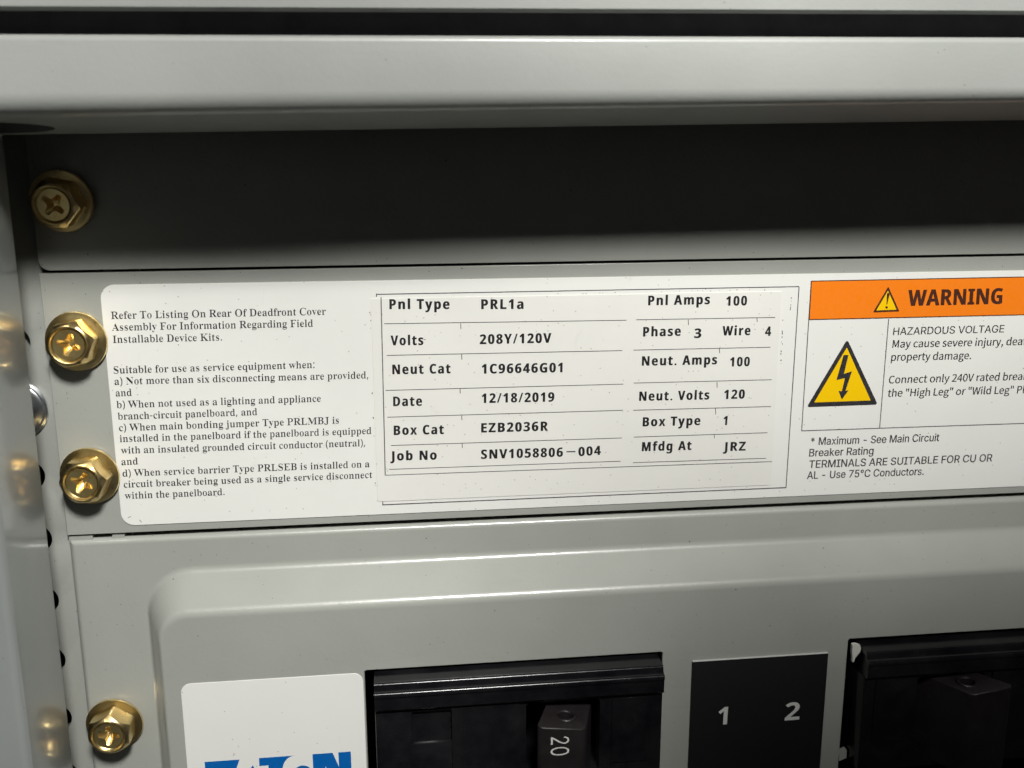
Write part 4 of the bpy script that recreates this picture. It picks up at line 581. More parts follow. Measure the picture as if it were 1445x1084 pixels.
NOTICE_LINES = [
    ('Refer To Listing On Rear Of Deadfront Cover', -47.0, -24.89, -11.48, -24.88),
    ('Assembly For Information Regarding Field', -47.05, -26.89, -13.77, -26.91),
    ('Installable Device Kits.', -47.07, -28.97, -29.16, -28.96),
    ('Suitable for use as service equipment when:', -47.4, -34.25, -13.83, -34.17),
    ('a) Not more than six disconnecting means are provided,', -47.44, -36.2, -4.63, -36.28),
    ('and', -47.42, -38.23, -44.8, -38.2),
    ('b) When not used as a lighting and appliance', -47.44, -40.3, -13.02, -40.24),
    ('branch-circuit panelboard, and', -47.42, -42.35, -24.05, -42.29),
    ('c) When main bonding jumper Type PRLMBJ is', -47.4, -44.38, -10.05, -44.3),
    ('installed in the panelboard if the panelboard is equipped', -47.44, -46.34, -4.45, -46.4),
    ('with an insulated grounded circuit conductor (neutral),', -47.42, -48.43, -5.6, -48.61),
    ('and', -47.53, -50.48, -44.77, -50.45),
    ('d) When service barrier Type PRLSEB is installed on a', -47.51, -52.58, -4.97, -52.55),
    ('circuit breaker being used as a single service disconnect', -47.49, -54.59, -4.55, -54.59),
    ('within the panelboard.', -47.48, -56.67, -30.5, -56.68),
]
TABLE_WORDS = [
    ('Pnl Type', -0.6, -24.1, 9.82, -24.27),
    ('PRL1a', 15.36, -24.42, 22.85, -24.52),
    ('Volts', -0.57, -30.48, 5.13, -30.55),
    ('208Y/120V', 15.05, -30.64, 27.86, -30.68),
    ('Neut Cat', -0.42, -35.65, 9.82, -35.75),
    ('1C96646G01', 15.34, -35.98, 29.92, -36.11),
    ('Date', -0.44, -41.42, 4.66, -41.51),
    ('12/18/2019', 15.29, -41.34, 28.47, -41.49),
    ('Box Cat', -0.48, -46.73, 8.44, -46.85),
    ('EZB2036R', 15.16, -46.82, 27.36, -46.9),
    ('Job No', -1.24, -51.45, 7.08, -51.58),
    ('SNV1058806', 15.08, -51.78, 30.14, -51.92),
    ('004', 33.04, -51.96, 37.23, -51.84),
    ('Pnl Amps', 45.33, -24.32, 56.75, -24.31),
    ('100', 59.77, -24.67, 63.7, -24.67),
    ('Phase', 44.56, -29.96, 51.55, -29.97),
    ('3', 54.07, -30.45, 55.4, -30.44),
    ('Wire', 59.32, -30.11, 64.62, -30.15),
    ('4', 67.42, -30.37, 68.57, -30.36),
    ('Neut. Amps', 44.48, -35.31, 58.57, -35.42),
    ('100', 61.02, -35.91, 64.8, -35.93),
    ('Neut. Volts', 44.15, -41.86, 57.39, -42.0),
    ('120', 60.19, -42.01, 64.16, -42.05),
    ('Box Type', 44.95, -46.72, 55.87, -46.82),
    ('1', 60.25, -46.97, 61.02, -47.0),
    ('Mfdg At', 44.92, -51.45, 54.38, -51.56),
    ('JRZ', 60.49, -52.04, 64.84, -52.08),
]
TABLE_RULES = [
    (-1.58, -26.65, 41.45, -26.93, 0.13),
    (11.73, -26.86, 11.75, -27.87, 0.13),
    (-1.31, -32.25, 40.8, -32.44, 0.13),
    (11.84, -32.4, 11.86, -33.34, 0.13),
    (-1.68, -38.53, 41.14, -38.64, 0.13),
    (11.46, -38.61, 11.48, -39.46, 0.13),
    (-1.53, -43.41, 41.17, -43.54, 0.13),
    (11.69, -43.55, 11.72, -44.4, 0.13),
    (-1.01, -48.65, 41.1, -48.78, 0.13),
    (11.7, -48.73, 11.72, -49.6, 0.13),
    (-1.52, -53.09, 40.96, -53.23, 0.13),
    (-2.22, -54.16, 70.16, -54.46, 0.13),
    (-1.98, -22.0, -2.22, -54.16, 0.17),
    (30.8, -51.03, 32.47, -51.05, 0.22),
    (5.15, -29.58, 5.55, -29.59, 0.1),
    (43.25, -26.89, 69.17, -27.0, 0.13),
    (52.84, -27.05, 52.92, -28.05, 0.13),
    (65.72, -27.05, 65.8, -27.74, 0.13),
    (42.85, -32.41, 68.58, -32.5, 0.13),
    (58.92, -32.54, 58.99, -33.36, 0.13),
    (43.08, -38.5, 69.17, -38.62, 0.13),
    (58.72, -38.76, 58.81, -39.79, 0.13),
    (43.13, -43.6, 69.34, -43.74, 0.13),
    (58.66, -43.71, 58.76, -44.91, 0.13),
    (43.34, -48.7, 68.94, -48.77, 0.13),
    (58.64, -48.65, 58.72, -49.46, 0.13),
    (43.31, -53.61, 68.97, -53.76, 0.13),
]
OUTER_RULES = [
    (-2.75, -21.51, 73.41, -21.44, 0.17),
    (-2.74, -21.37, -2.76, -21.95, 0.17),
    (73.41, -21.44, 73.29, -59.78, 0.17),
    (-2.84, -59.77, 73.29, -59.78, 0.2),
    (-2.82, -59.17, -2.84, -59.85, 0.17),
]
WARNING_RULES = [
    (75.66, -20.44, 75.67, -48.68, 0.17),
    (91.16, -27.75, 91.14, -48.79, 0.17),
    (75.67, -48.68, 120.76, -48.8, 0.17),
    (75.66, -20.48, 117.35, -20.36, 0.17),
    (75.75, -27.55, 118.21, -27.51, 0.17),
]
WARNING_TEXT = [
    ('WARNING', 94.64, -25.37, 113.38, -25.33),
]
HAZARD_LINES = [
    ('HAZARDOUS VOLTAGE', 92.25, -30.8, 114.38, -30.78),
]
CAUTION_LINES = [
    ('May cause severe injury, death or', 92.31, -33.2, 114.5, -33.28, 'May cause severe injury,'),
    ('property damage.', 92.28, -35.69, 108.3, -35.76),
    ('Connect only 240V rated breakers to', 92.17, -40.02, 114.48, -40.09, 'Connect only 240V rated'),
    ('the "High Leg" or "Wild Leg" Phase.', 92.18, -42.61, 117.64, -42.73, 'the "High Leg" or "Wild Leg"'),
]
RATING_LINES = [
    ('* Maximum - See Main Circuit', 77.6, -51.55, 103.41, -51.69),
    ('Breaker Rating', 77.44, -53.78, 90.31, -53.83),
    ('TERMINALS ARE SUITABLE FOR CU OR', 77.56, -56.06, 114.81, -56.2),
    ('AL - Use 75°C Conductors.', 77.32, -58.24, 100.93, -58.38),
]
ALERT_TRIANGLE = [(90.55, -21.7), (87.97, -26.48), (93.13, -26.38)]
SHOCK_TRIANGLE = [(83.37, -31.37), (76.34, -44.13), (90.39, -44.07)]
SHOCK_YELLOW = [(83.4, -32.92), (77.76, -43.24), (88.9, -43.2)]
BOLT = [(82.86, -34.34), (83.82, -34.36), (83.22, -37.94), (84.75, -37.43), (83.77, -41.19), (84.37, -41.08), (83.15, -42.89), (82.37, -41.15), (83.03, -41.26), (83.45, -38.75), (81.82, -39.09)]
ALERT_MARK = [(90.68, -23.23), (90.5, -25.16), (90.5, -25.7)]
_cache = {}
def glyph(face, ch, dx, dy):
    key = (face, ch, dx, dy)
    if key in _cache: return _cache[key]
    adv, contours = GLYPHS[face][ch]
    loops = []
    for part in contours:
        pts = [(part[i], part[i + 1]) for i in range(0, len(part), 2)]
        q = []
        for p in pts:
            if not q or abs(p[0] - q[-1][0]) + abs(p[1] - q[-1][1]) > 1: q.append(p)
        if len(q) > 2: loops.append(q)
    if not loops:
        _cache[key] = (adv, [], []); return _cache[key]
    area = lambda l: sum(l[i - 1][0] * l[i][1] - l[i][0] * l[i - 1][1] for i in range(len(l)))
    sgn = 1 if area(max(loops, key=lambda l: abs(area(l)))) > 0 else -1
    if ch in '.,:;()-*' and dx < 0: dx = dy = 0
    out = []
    for lp in loops:                                     # embolden (+) or thin (-) by moving the outline sideways
        n = len(lp); nn = []
        for i in range(n):
            p0, p1 = lp[i], lp[(i + 1) % n]
            ex, ey = p1[0] - p0[0], p1[1] - p0[1]
            L = math.hypot(ex, ey) or 1
            nn.append((sgn * ey / L, -sgn * ex / L, L))
        q = []
        for i in range(n):
            a, b_ = nn[i - 1], nn[i]
            sx = a[0] if abs(a[0]) > abs(b_[0]) else b_[0]
            sy = a[1] if abs(a[1]) > abs(b_[1]) else b_[1]
            q.append((lp[i][0] + dx * sx, lp[i][1] + dy * sy))
        out.append(q)
    co, ed = [], []
    for lp in out:
        n0, n = len(co), len(lp)
        co += [Vector((p[0] / 100, p[1] / 100)) for p in lp]
        ed += [(n0 + i, n0 + (i + 1) % n) for i in range(n)]
    vs, _, fs, *_r = delaunay_2d_cdt(co, ed, [], 0, 1e-5)
    keep = []
    for f in fs:
        cx = sum(vs[i][0] for i in f) * 100 / len(f); cy = sum(vs[i][1] for i in f) * 100 / len(f)
        wn = 0
        for lp in out:
            n = len(lp)
            for i in range(n):
                (x0, y0), (x1, y1) = lp[i], lp[(i + 1) % n]
                if y0 <= cy < y1 and (x1 - x0) * (cy - y0) - (cx - x0) * (y1 - y0) > 0: wn += 1
                elif y1 <= cy < y0 and (x1 - x0) * (cy - y0) - (cx - x0) * (y1 - y0) < 0: wn -= 1
        if wn != 0: keep.append(tuple(f))
    _cache[key] = (adv, [(v[0] * 100, v[1] * 100) for v in vs], keep)
    return _cache[key]

def set_text(face, s, dx=0, dy=0, track=0):
    """returns 2D verts and faces in font units (cap height 700) plus ink extents after each character"""
    V, F, x, ext = [], [], 0, []
    lo = None
    for ch in s:
        adv, vs, fs = glyph(face, ch, dx, dy)
        n0 = len(V)
        V += [(x + a, b_) for a, b_ in vs]
        F += [tuple(n0 + i for i in f) for f in fs]
        used = {i for f in fs for i in f}
        if used:
            lo = min(x + vs[i][0] for i in used) if lo is None else lo
            ext.append(max(x + vs[i][0] for i in used))
        else:
            ext.append(ext[-1] if ext else 0)
        x += adv + track
    return V, F, lo, ext

def text_line(parent, fr, face, s, x0, z0, x1, z1, cap, h, mat, skew=0.0, dx=0, dy=0, track=0, prefix=None, name='text_line'):
    V, F, lo, ext = set_text(face, s, dx, dy, track)
    hi = ext[len(prefix or s) - 1]
    ang = math.atan2(z1 - z0, x1 - x0)
    k = math.hypot(x1 - x0, z1 - z0) / (hi - lo)
    kz = cap / 700.0
    c, sn = math.cos(ang), math.sin(ang)
    out = []
    for a, b_ in V:
        u = (a - lo) * k + b_ * kz * skew
        v = b_ * kz
        out.append(fr(x0 + u * c - v * sn, z0 + u * sn + v * c, h))
    me = bpy.data.meshes.new(name)
    me.from_pydata(out, [], F)
    bm = bmesh.new(); bm.from_mesh(me)
    for f in bm.faces:
        if f.normal.y > 0: f.normal_flip()
    bmesh.ops.delete(bm, geom=[v for v in bm.verts if not v.link_faces], context='VERTS')
    bm.to_mesh(me); bm.free()
    return link(name, me, mat, parent)
def flat(parent, fr, name, loops, h, mat):
    vs, fs = fill(loops)
    me = mesh_from(name, [fr(v[0], v[1], h) for v in vs], fs, 0)
    bm = bmesh.new(); bm.from_mesh(me)
    for f in bm.faces:
        if f.normal.y > 0: f.normal_flip()
    bm.to_mesh(me); bm.free()
    return link(name, me, mat, parent)
def rule(parent, fr, x0, z0, x1, z1, wd, h, mat, name='ruled_line'):
    L = math.hypot(x1 - x0, z1 - z0); nx, nz = -(z1 - z0) / L * wd / 2, (x1 - x0) / L * wd / 2
    return flat(parent, fr, name, [[(x0 + nx, z0 + nz), (x1 + nx, z1 + nz), (x1 - nx, z1 - nz), (x0 - nx, z0 - nz)]], h, mat)

# ------------------------------------------------------------------ the box behind everything
X0, X1 = -75.0, 211.0           # inside faces of the box
ZT, ZB = 38.0, -200.0
fr = Frame(68, -90, -70)
wall = link('wall', mesh_from('wall', *box(Frame(68, -90, -96), -600, 736, -600, 420, -104, -95.5)), paint('wall_paint', (0.45, 0.45, 0.43), speck=0.0))
wall.location = W3(68, -90, -96)
wall['kind'] = 'structure'
bx = empty('panelboard_box', 68, -90, -70)
tag(bx, 'sheet steel box behind the grey covers, coloured dark for the shade in the gaps', 'electrical box')
link('back_panel', mesh_from('back_panel', *box(fr, X0, X1, ZB, ZT, -95, -93)), M_dark, bx)
for a, c in ((X0 - 1.5, X0), (X1, X1 + 1.5)):
    link('side_panel', mesh_from('side_panel', *box(fr, a, c, ZB, ZT, -93, 9.5)), M_dark, bx)
link('end_panel', mesh_from('end_panel', *box(fr, X0, X1, ZT, ZT + 1.5, -93, 9.5)), M_dark, bx)
link('end_panel', mesh_from('end_panel', *box(fr, X0, X1, ZB - 1.5, ZB, -93, 9.5)), M_dark, bx)

# ------------------------------------------------------------------ mounting rail with its row of holes
HOLE_R = 2.65
rail = empty('mounting_rail', -66, -60, -1.5)
tag(rail, 'grey steel mounting rail with a column of round holes beside the covers', 'rail')
fr = Frame(-66, -60, -1.5)
zs = [-28.8] + [-52.3 - 11.68 * i for i in range(10)] + [7.0]
V, F = plate(fr, rrect(X0 + 0.2, -199, -47.0, 37.5), [circle(-60.95 - HOLE_R, z, HOLE_R, 32) for z in zs] + [rrect(-57.75, -17.2, -47.4, -14.6, 0.2, 2), rrect(-53.9, -64.3, -47.4, -62.6, 0.2, 2)], -1.5, 1.6, roll=0.15, seg=2)  # the two rectangular slots are added so the gaps between covers read black
link('rail_strip', mesh_from('rail_strip', V, F), M_paint, rail)
link('return_flange', mesh_from('return_flange', *box(fr, -48.5, -47.0, -199, 37.5, -22, -3.1)), M_paint, rail)
# grey plate seen through the uppermost hole
link('backing_tab', mesh_from('backing_tab', *box(fr, -70, -56.5, -34, -23.5, -4.2, -3.3)), M_paint, rail)

# ------------------------------------------------------------------ covers
def cover(name, x, z, h, label, outer, holes, hh, t, roll, cat='cover plate', group=None):
    o = empty(name, x, z, h)
    tag(o, label, cat, group)
    f = Frame(x, z, h)
    V, F = plate(f, outer, holes, hh, t, roll=roll)
    even_shading(link('sheet', mesh_from('sheet', V, F), M_paint, o))
    return o, f
upper, fu = cover('cover_plate', 76, 0, 0, 'plain grey cover plate in deep shadow under the frame, above the white label',
                  rrect(-57.8, -16.18, 194, 33, (1.7, 1.7, 0, 0)), [], 0.0, 1.5, 0.12)
upper.rotation_euler = (0, -math.radians(0.21), 0)
def strip_outline(sx, sz=None):
    return [(x, z + (0.0036 * (x + 57.8) if z > -30 else 0)) for x, z in rrect(-57.8, -63.0, 194, -17.12)(sx, sz)]
mid, fm = cover('cover_plate.001', 76, -40, 0, 'grey cover strip carrying the big white data label between the two gaps',
                strip_outline, [], 0.0, 1.5, 0.12)
V, F = (box(fm, -50.4, -48.3, -64.2, -63.05, -1.45, -0.5))
link('tab', mesh_from('tab', V, F, 20), M_paint, mid)
for o in (upper, mid): o['group'] = 'flat grey cover plates'

# lower cover: flat border, pressed-up field, openings for the breakers
H = 6.5
low = empty('deadfront_cover', 68, -130, 0)
tag(low, 'embossed grey cover with raised field around the black breakers', 'cover plate')
fl = Frame(68, -130, 0)
V, F = [], []
def band(loops):
    prev = None
    for lp in loops:
        cur = len(V); n = len(lp)
        V.extend(fl(*p) for p in lp)
        if prev is not None:
            F.extend((prev + i, prev + (i + 1) % n, cur + (i + 1) % n, cur + i) for i in range(n))
        prev = cur
outer = rrect(-57.8, -196, 193.8, -63.95, 0.6)
emb = rrect(-45.6, -184, 181.6, -69.7, 8.5, seg=14)
ROLL = 1.1
band([[(x, z, -3.0) for x, z in outer(0)]] + [[(x, z, -ROLL + ROLL * math.sin(a)) for x, z in outer(ROLL * (1 - math.cos(a)))] for a in [math.pi / 2 * i / 8 for i in range(9)]])
vs, fs = fill([outer(ROLL), emb(0)])
n0 = len(V); V.extend(fl(v[0], v[1], 0) for v in vs); F.extend(tuple(n0 + i for i in f) for f in fs)
# ramp: concave bend, straight flank, convex bend
RW_X, RW_Z = 3.8, 7.3
def ramp_profile(n=8):
    a = math.radians(50); r1, r2 = 2.0, 2.3
    pts = [(r1 * math.sin(t), r1 * (1 - math.cos(t))) for t in [a * i / n for i in range(n + 1)]]
    top = [(r2 * math.sin(t), r2 * (1 - math.cos(t))) for t in [a * i / n for i in range(n + 1)]]
    rest = H - pts[-1][1] - top[-1][1]
    run = rest / math.tan(a)
    total = pts[-1][0] + run + top[-1][0]
    pts += [(total - x, H - y) for x, y in reversed(top)]
    return [(x / total, y) for x, y in pts]
rp = ramp_profile()
band([[(x, z, y) for x, z in emb(u * RW_X, u * RW_Z)] for u, y in rp])
inner = emb(RW_X, RW_Z)
open1 = rrect(-6.95, -140.3, 48.35, -89.0, 0.4, 3)
open2 = rrect(85.0, -140.3, 140.4, -88.75, 0.4, 3)
er = 0.3
vs, fs = fill([inner, open1(-er), open2(-er)])
n0 = len(V); V.extend(fl(v[0], v[1], H) for v in vs); F.extend(tuple(n0 + i for i in f) for f in fs)
for q in (open1, open2):
    band([[(x, z, H - er + er * math.cos(a)) for x, z in q(-er * (1 - math.sin(a)))] for a in [math.pi / 2 * i / 3 for i in range(4)]] + [[(x, z, H - 1.6) for x, z in q(0)]])
even_shading(link('sheet', mesh_from('sheet', V, F, 30), M_paint, low))
link('lip', mesh_from('lip', *box(fl, -57.7, -53.7, -64.3, -63.32, -1.45, -0.45), 20), M_paint, low)
V, F = [], []
for x, s in ((48.35, -1), (85.0, 1)):
    q = [(x + s * 0.01, -113.6), (x + s * 1.5, -112.7), (x + s * 1.5, -114.4), (x + s * 0.01, -115.0)]
    a = [fl(px, pz, hh) for hh in (H - 1.5, H - 0.1) for px, pz in q]
    V2 = a; F2 = [(0, 1, 2, 3), (4, 5, 6, 7), (0, 1, 5, 4), (1, 2, 6, 5), (2, 3, 7, 6), (3, 0, 4, 7)]
    link('break_off_nib', mesh_from('break_off_nib', V2, F2, 20), M_paint, low)

# ------------------------------------------------------------------ frame of the box: top and left flanges
trim = empty('box_frame', 68, -60, 20)
tag(trim, 'grey steel frame around the opening, with bright top rail and glossy left side', 'frame')
ft = Frame(68, -60, 20)
TILT = 0.0172
def swept(prof, x0, x1, nx=1):
    """open profile [(h, z_at_x0...)] swept along x with a slight tilt; each entry is (h, z, tilt)"""
    V, F = [], []
    xs = [x0 + (x1 - x0) * i / nx for i in range(nx + 1)]
    for x in xs:
        V += [ft(x, z + t * x, h) for h, z, t in prof]
    n = len(prof)
    for k in range(nx):
        F += [(k * n + i, k * n + i + 1, (k + 1) * n + i + 1, (k + 1) * n + i) for i in range(n - 1)]
    return V, F
T1, T2 = 0.0165, 0.0195
# top rail: back edge, underside, small bead, bend, front face, top roll
rail_prof = [(8.8, 6.2, T1), (8.8, 5.85, T1), (9.0, 5.78, T1)]
rail_prof += [(24.3, 7.25, T2), (26.3, 7.42, T2)]
for i in range(1, 11):
    a = math.pi / 2 * i / 10
    rail_prof.append((26.3 + 2.6 * math.sin(a), 7.42 + 2.9 * (1 - math.cos(a)), T2 - (T2 - 0.012) * i / 10))
rail_prof += [(28.9, 16.6, 0.010)]
for i in range(1, 6):
    a = math.pi / 2 * i / 5
    rail_prof.append((28.9 - 0.9 * (1 - math.cos(a)), 16.6 + 0.9 * math.sin(a), 0.010))
rail_prof += [(18.0, 17.5, 0.010), (18.0, 30.0, 0.01)]
V, F = swept(rail_prof[3:], -92, 214, 2)
link('rail_face', mesh_from('rail_face', V, F, 40), M_frame, trim)
und_z = lambda x, h: 5.78 + T1 * x + (h - 9.0) / 15.3 * (1.47 + (T2 - T1) * x)
slot = [(-57.2 + 9.2 * math.cos(2 * math.pi * i / 40), 16.8 + 6.3 * math.sin(2 * math.pi * i / 40)) for i in range(40)]
vs, fs = fill([[(-92, 9), (214, 9), (214, 24.3), (-92, 24.3)], slot])
V = [ft(v[0], und_z(v[0], v[1]), v[1]) for v in vs]; F = list(fs)
n0 = len(V)
for k, dz in ((0, 0.0), (1, 1.3)):
    V += [ft(x, und_z(x, h) + dz, h) for x, h in slot]
F += [(n0 + i, n0 + (i + 1) % 40, n0 + 40 + (i + 1) % 40, n0 + 40 + i) for i in range(40)]
n0 = len(V)
V += [ft(x, und_z(x, 9) + dz, 9) for x in (-92, 214) for dz in (0, 14)]
F += [(n0, n0 + 2, n0 + 3, n0 + 1)]
link('underside', mesh_from('underside', V, F, 40), M_frame, trim)
sp = [(-60.0, 8.6), (-58.25, 8.6), (-58.05, 8.75), (-58.0, 9.0)] + [(-57.15 - 1.3 + 1.3 * math.cos(a), 27.1 + 1.3 * math.sin(a)) for a in [math.pi / 2 * i / 8 for i in range(9)]] + [(-92, 28.4)]
V = [ft(x, z, h) for z in (-205, 5.0) for x, h in sp]
n = len(sp)
F = [(i, i + 1, n + i + 1, n + i) for i in range(n - 1)]
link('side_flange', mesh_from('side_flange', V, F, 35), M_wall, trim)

shade_strip = empty('shade_strip', 68, 18, 17)
tag(shade_strip, 'dark strip added for the shade in the groove above the bright top rail', 'shade_strip')
fg = Frame(68, 18, 17)  # strip added to give the open groove its dark tone
q = [(18.2, 17.9), (19.6, 18.0), (19.8, 19.3), (19.6, 21.4), (18.2, 23.9)]
V = [fg(x, z + 0.011 * x, h) for x in (-92, 214) for h, z in q]
F = [(i, (i + 1) % 5, 5 + (i + 1) % 5, 5 + i) for i in range(5)] + [(0, 1, 2, 3, 4), (9, 8, 7, 6, 5)]
link('strip', mesh_from('strip', V, F), M_shade, shade_strip)

outer_t = empty('outer_trim', 68, 35, 30)
tag(outer_t, 'pale grey sheet edge along the very top, above the dark groove', 'trim')
fo = Frame(68, 35, 30)
prof = [(27.8, 20.55), (28.9, 20.55), (29.2, 20.65), (29.4, 20.9), (29.4, 60), (27.8, 60)]
V = [fo(x, z + (0.0118 * x if z < 50 else 0), h) for x in (-92, 214) for h, z in prof]
F = [(i, (i + 1) % 6, 6 + (i + 1) % 6, 6 + i) for i in range(6)] + [tuple(range(6)), tuple(range(11, 5, -1))]
link('sheet', mesh_from('sheet', V, F), M_frame, outer_t)
link('return_edge', mesh_from('return_edge', *box(fo, -92, 214, 25, 26.5, 17.2, 27.75)), M_frame, outer_t)

# ------------------------------------------------------------------ white data label and what is printed on it
LT = 0.15                                  # label thickness
lab = empty('data_label', 50, -40, 0)
tag(lab, 'large white printed label with notice text and orange warning panel on the grey strip', 'label')
f1 = Frame(50, -40, 0)
out_l = rrect(-48.4, -61.6, 152, -19.15, (2.3, 2.3, 2.3, 2.3), seg=8)
link('label_sheet', mesh_from('label_sheet', *plate(f1, out_l, [], LT + 0.01, LT, roll=0.03, seg=1, back=False)), M_label, lab)
hp = LT + 0.01 + 0.018
for r in NOTICE_LINES:
    text_line(lab, f1, 'serif', *r[:5], 1.24, hp, M_ink, skew=0.03, dx=-15, dy=9)
for r in OUTER_RULES: rule(lab, f1, *r, hp, M_rule)
for r in WARNING_RULES[:3]:
    x0, z0, x1, z1, wd = r
    if x1 > 110: x1, z1 = 148.0, z1 - 0.03
    rule(lab, f1, x0, z0, x1, z1, wd, hp, M_rule)
rule(lab, f1, 148.0, -20.4, 148.0, -48.8, 0.17, hp, M_rule)
# small pen ticks near the rounded lower corner
rule(lab, f1, -47.3, -60.2, -46.75, -59.9, 0.09, hp, M_rule, 'pen_tick')
rule(lab, f1, -45.4, -60.6, -45.0, -61.1, 0.09, hp, M_rule, 'pen_tick')
hd = flat(lab, f1, 'warning_band', [[(75.66, -20.46), (148, -20.40), (148, -27.50), (75.72, -27.54)]], hp, M_orange)
hp2 = hp + 0.018
for r in WARNING_RULES[3:]:
    x0, z0, x1, z1, wd = r
    rule(hd, f1, x0, z0, 148.0, z0 + (z1 - z0) / (x1 - x0) * (148 - x0), wd, hp2, M_brown)
rule(hd, f1, 75.68, -20.46, 75.74, -27.54, 0.17, hp2, M_brown)
for r in WARNING_TEXT: text_line(hd, f1, 'bold', *r[:5], 2.92, hp2, M_brown, skew=-0.03, dx=22, dy=6, track=20)
def rounded_tri(p, rad, seg=5):
    out = []
    for i in range(3):
        a, b_, c = Vector(p[i - 1]), Vector(p[i]), Vector(p[(i + 1) % 3])
        u, v = (a - b_).normalized(), (c - b_).normalized()
        half = u.angle(v) / 2
        d = rad / math.tan(half)
        cen = b_ + (u + v).normalized() * (rad / math.sin(half))
        s, e = b_ + u * d - cen, b_ + v * d - cen
        for k in range(seg + 1):
            w_ = s.lerp(e, k / seg).normalized() * rad
            out.append(tuple(cen + w_))
    return out
def shrink(p, d):
    c = []
    for i in range(3):
        a, b_, q = Vector(p[i - 1]), Vector(p[i]), Vector(p[(i + 1) % 3])
        u, v = (a - b_).normalized(), (q - b_).normalized()
        c.append(tuple(b_ + (u + v).normalized() * (d / math.sin(u.angle(v) / 2))))
    return c
al = flat(hd, f1, 'alert_triangle', [rounded_tri(ALERT_TRIANGLE, 0.12)], hp2, M_brown)
hp3 = hp2 + 0.018
bits = [rounded_tri(shrink(ALERT_TRIANGLE, 0.36), 0.05)]
# exclamation mark: a tapering drop and a dot
(ax, az), (bx_, bz_), (cx_, cz_) = ALERT_MARK
drop = [(ax - 0.02 + 0.27 * math.cos(t), az + 0.08 + 0.27 * math.sin(t)) for t in [math.pi * i / 8 for i in range(9)]] + [(bx_ + -0.02, bz_ + 0.10), (bx_ + 0.10, bz_ + 0.10)]
dotm = [(cx_ + 0.03 + 0.24 * math.cos(t), cz_ + 0.12 + 0.24 * math.sin(t)) for t in [2 * math.pi * i / 14 for i in range(14)]]
flat(hd, f1, 'alert_face', bits + [drop, dotm], hp3, M_yellow)
tri = flat(lab, f1, 'shock_triangle', [rounded_tri(SHOCK_TRIANGLE, 0.32)], hp, M_inkgrey)
yel = flat(tri, f1, 'triangle_face', [rounded_tri(SHOCK_YELLOW, 0.04), BOLT], hp2, M_yellow)
for r in HAZARD_LINES: text_line(lab, f1, 'sans', *r[:5], 1.40, hp, M_inkgrey, skew=0.03, dx=12, dy=5)
for r in CAUTION_LINES: text_line(lab, f1, 'hum', *r[:5], 1.44, hp, M_inkgrey, skew=0.04, dx=14, dy=7, prefix=r[5] if len(r) > 5 else None)
for r in RATING_LINES: text_line(lab, f1, 'sans', *r[:5], 1.48, hp, M_inkgrey, skew=0.02, dx=15, dy=7)

# ------------------------------------------------------------------ cream table sticker laid over the white label
ov = empty('table_sticker', 33, -40, 0)
tag(ov, 'cream sticker with the typed panel data table, stuck on the white label', 'sticker')
f2 = Frame(33, -40, 0)
h0 = LT + 0.01
V, F = plate(f2, rrect(-3.75, -59.1, 70.2, -22.25, 0.25, 2), [], h0 + 0.11, 0.105, roll=0.02, seg=1, back=False)
link('sticker_sheet', mesh_from('sticker_sheet', V, F), M_overlay, ov)
ho = h0 + 0.11 + 0.018
for r in TABLE_RULES: rule(ov, f2, *r, ho, M_rule)
for r in TABLE_WORDS:
    text_line(ov, f2, 'bold', *r[:5], 1.72, ho, M_ink, skew=0.0, dx=27, dy=5, track=120)

rs = random.Random(3)
RV, RF = [], []
def crumb(x, z, r, stretch=1.0):
    n0, k = len(RV), 6
    for i in range(k):
        a = 2 * math.pi * i / k
        q = r * rs.uniform(0.6, 1.25)
        RV.append(f2(x + q * math.cos(a), z + q * stretch * math.sin(a), h0 + 0.012))
    RF.append(tuple(range(n0, n0 + k)))
for x, z0, z1, m in ((70.75, -27.5, -36.5, 13), (72.1, -23.0, -25.8, 7), (-3.95, -22.5, -58.0, 9)):
    for i in range(m): crumb(x + rs.uniform(-0.12, 0.12), rs.uniform(z1, z0), rs.uniform(0.05, 0.12), 1.6)
for i in range(16): crumb(rs.uniform(30, 68), -21.95 + rs.uniform(-0.1, 0.15), rs.uniform(0.05, 0.11))
res = link('adhesive_residue', mesh_from('adhesive_residue', RV, RF, 0), M_rule, ov)
res['kind'] = 'stuff'

# ------------------------------------------------------------------ maker's label with the blue logo, number plate
lg = empty('logo_label', -23, -110, H)
tag(lg, 'white label with large blue logo lettering beside the left breaker', 'label')
f3 = Frame(-23, -110, H)
link('label_sheet', mesh_from('label_sheet', *plate(f3, rrect(-39.2, -135, -7.25, -89.3, 1.7, 8), [], H + 0.11, 0.10, roll=0.03, seg=1, back=False)), M_logo_label, lg)
hl = H + 0.13
ZTOP = -104.93
LB = ZTOP - 6.8
def logo(loops): return flat(lg, f3, 'logo_letter', loops, hl, M_blue)
logo([[(-36.1, ZTOP), (-29.95, ZTOP), (-30.6, ZTOP - 1.75), (-33.5, ZTOP - 1.75), (-33.5, ZTOP - 2.55), (-31.0, ZTOP - 2.55), (-31.6, ZTOP - 4.2), (-33.5, ZTOP - 4.2), (-33.5, ZTOP - 5.05), (-31.2, ZTOP - 5.05), (-31.8, LB), (-36.1, LB)]])
logo([[(-27.67, ZTOP - 1.35), (-26.2, ZTOP - 5.2), (-25.6, LB), (-28.0, LB), (-28.1, LB + 1.2), (-29.0, LB + 1.2), (-29.4, LB), (-31.3, LB)]])
sw = [(-20.1 - 2.35 * math.sin(math.radians(t)) , ZTOP - 2.9 * (1 - math.cos(math.radians(t)))) for t in range(0, 91, 10)]
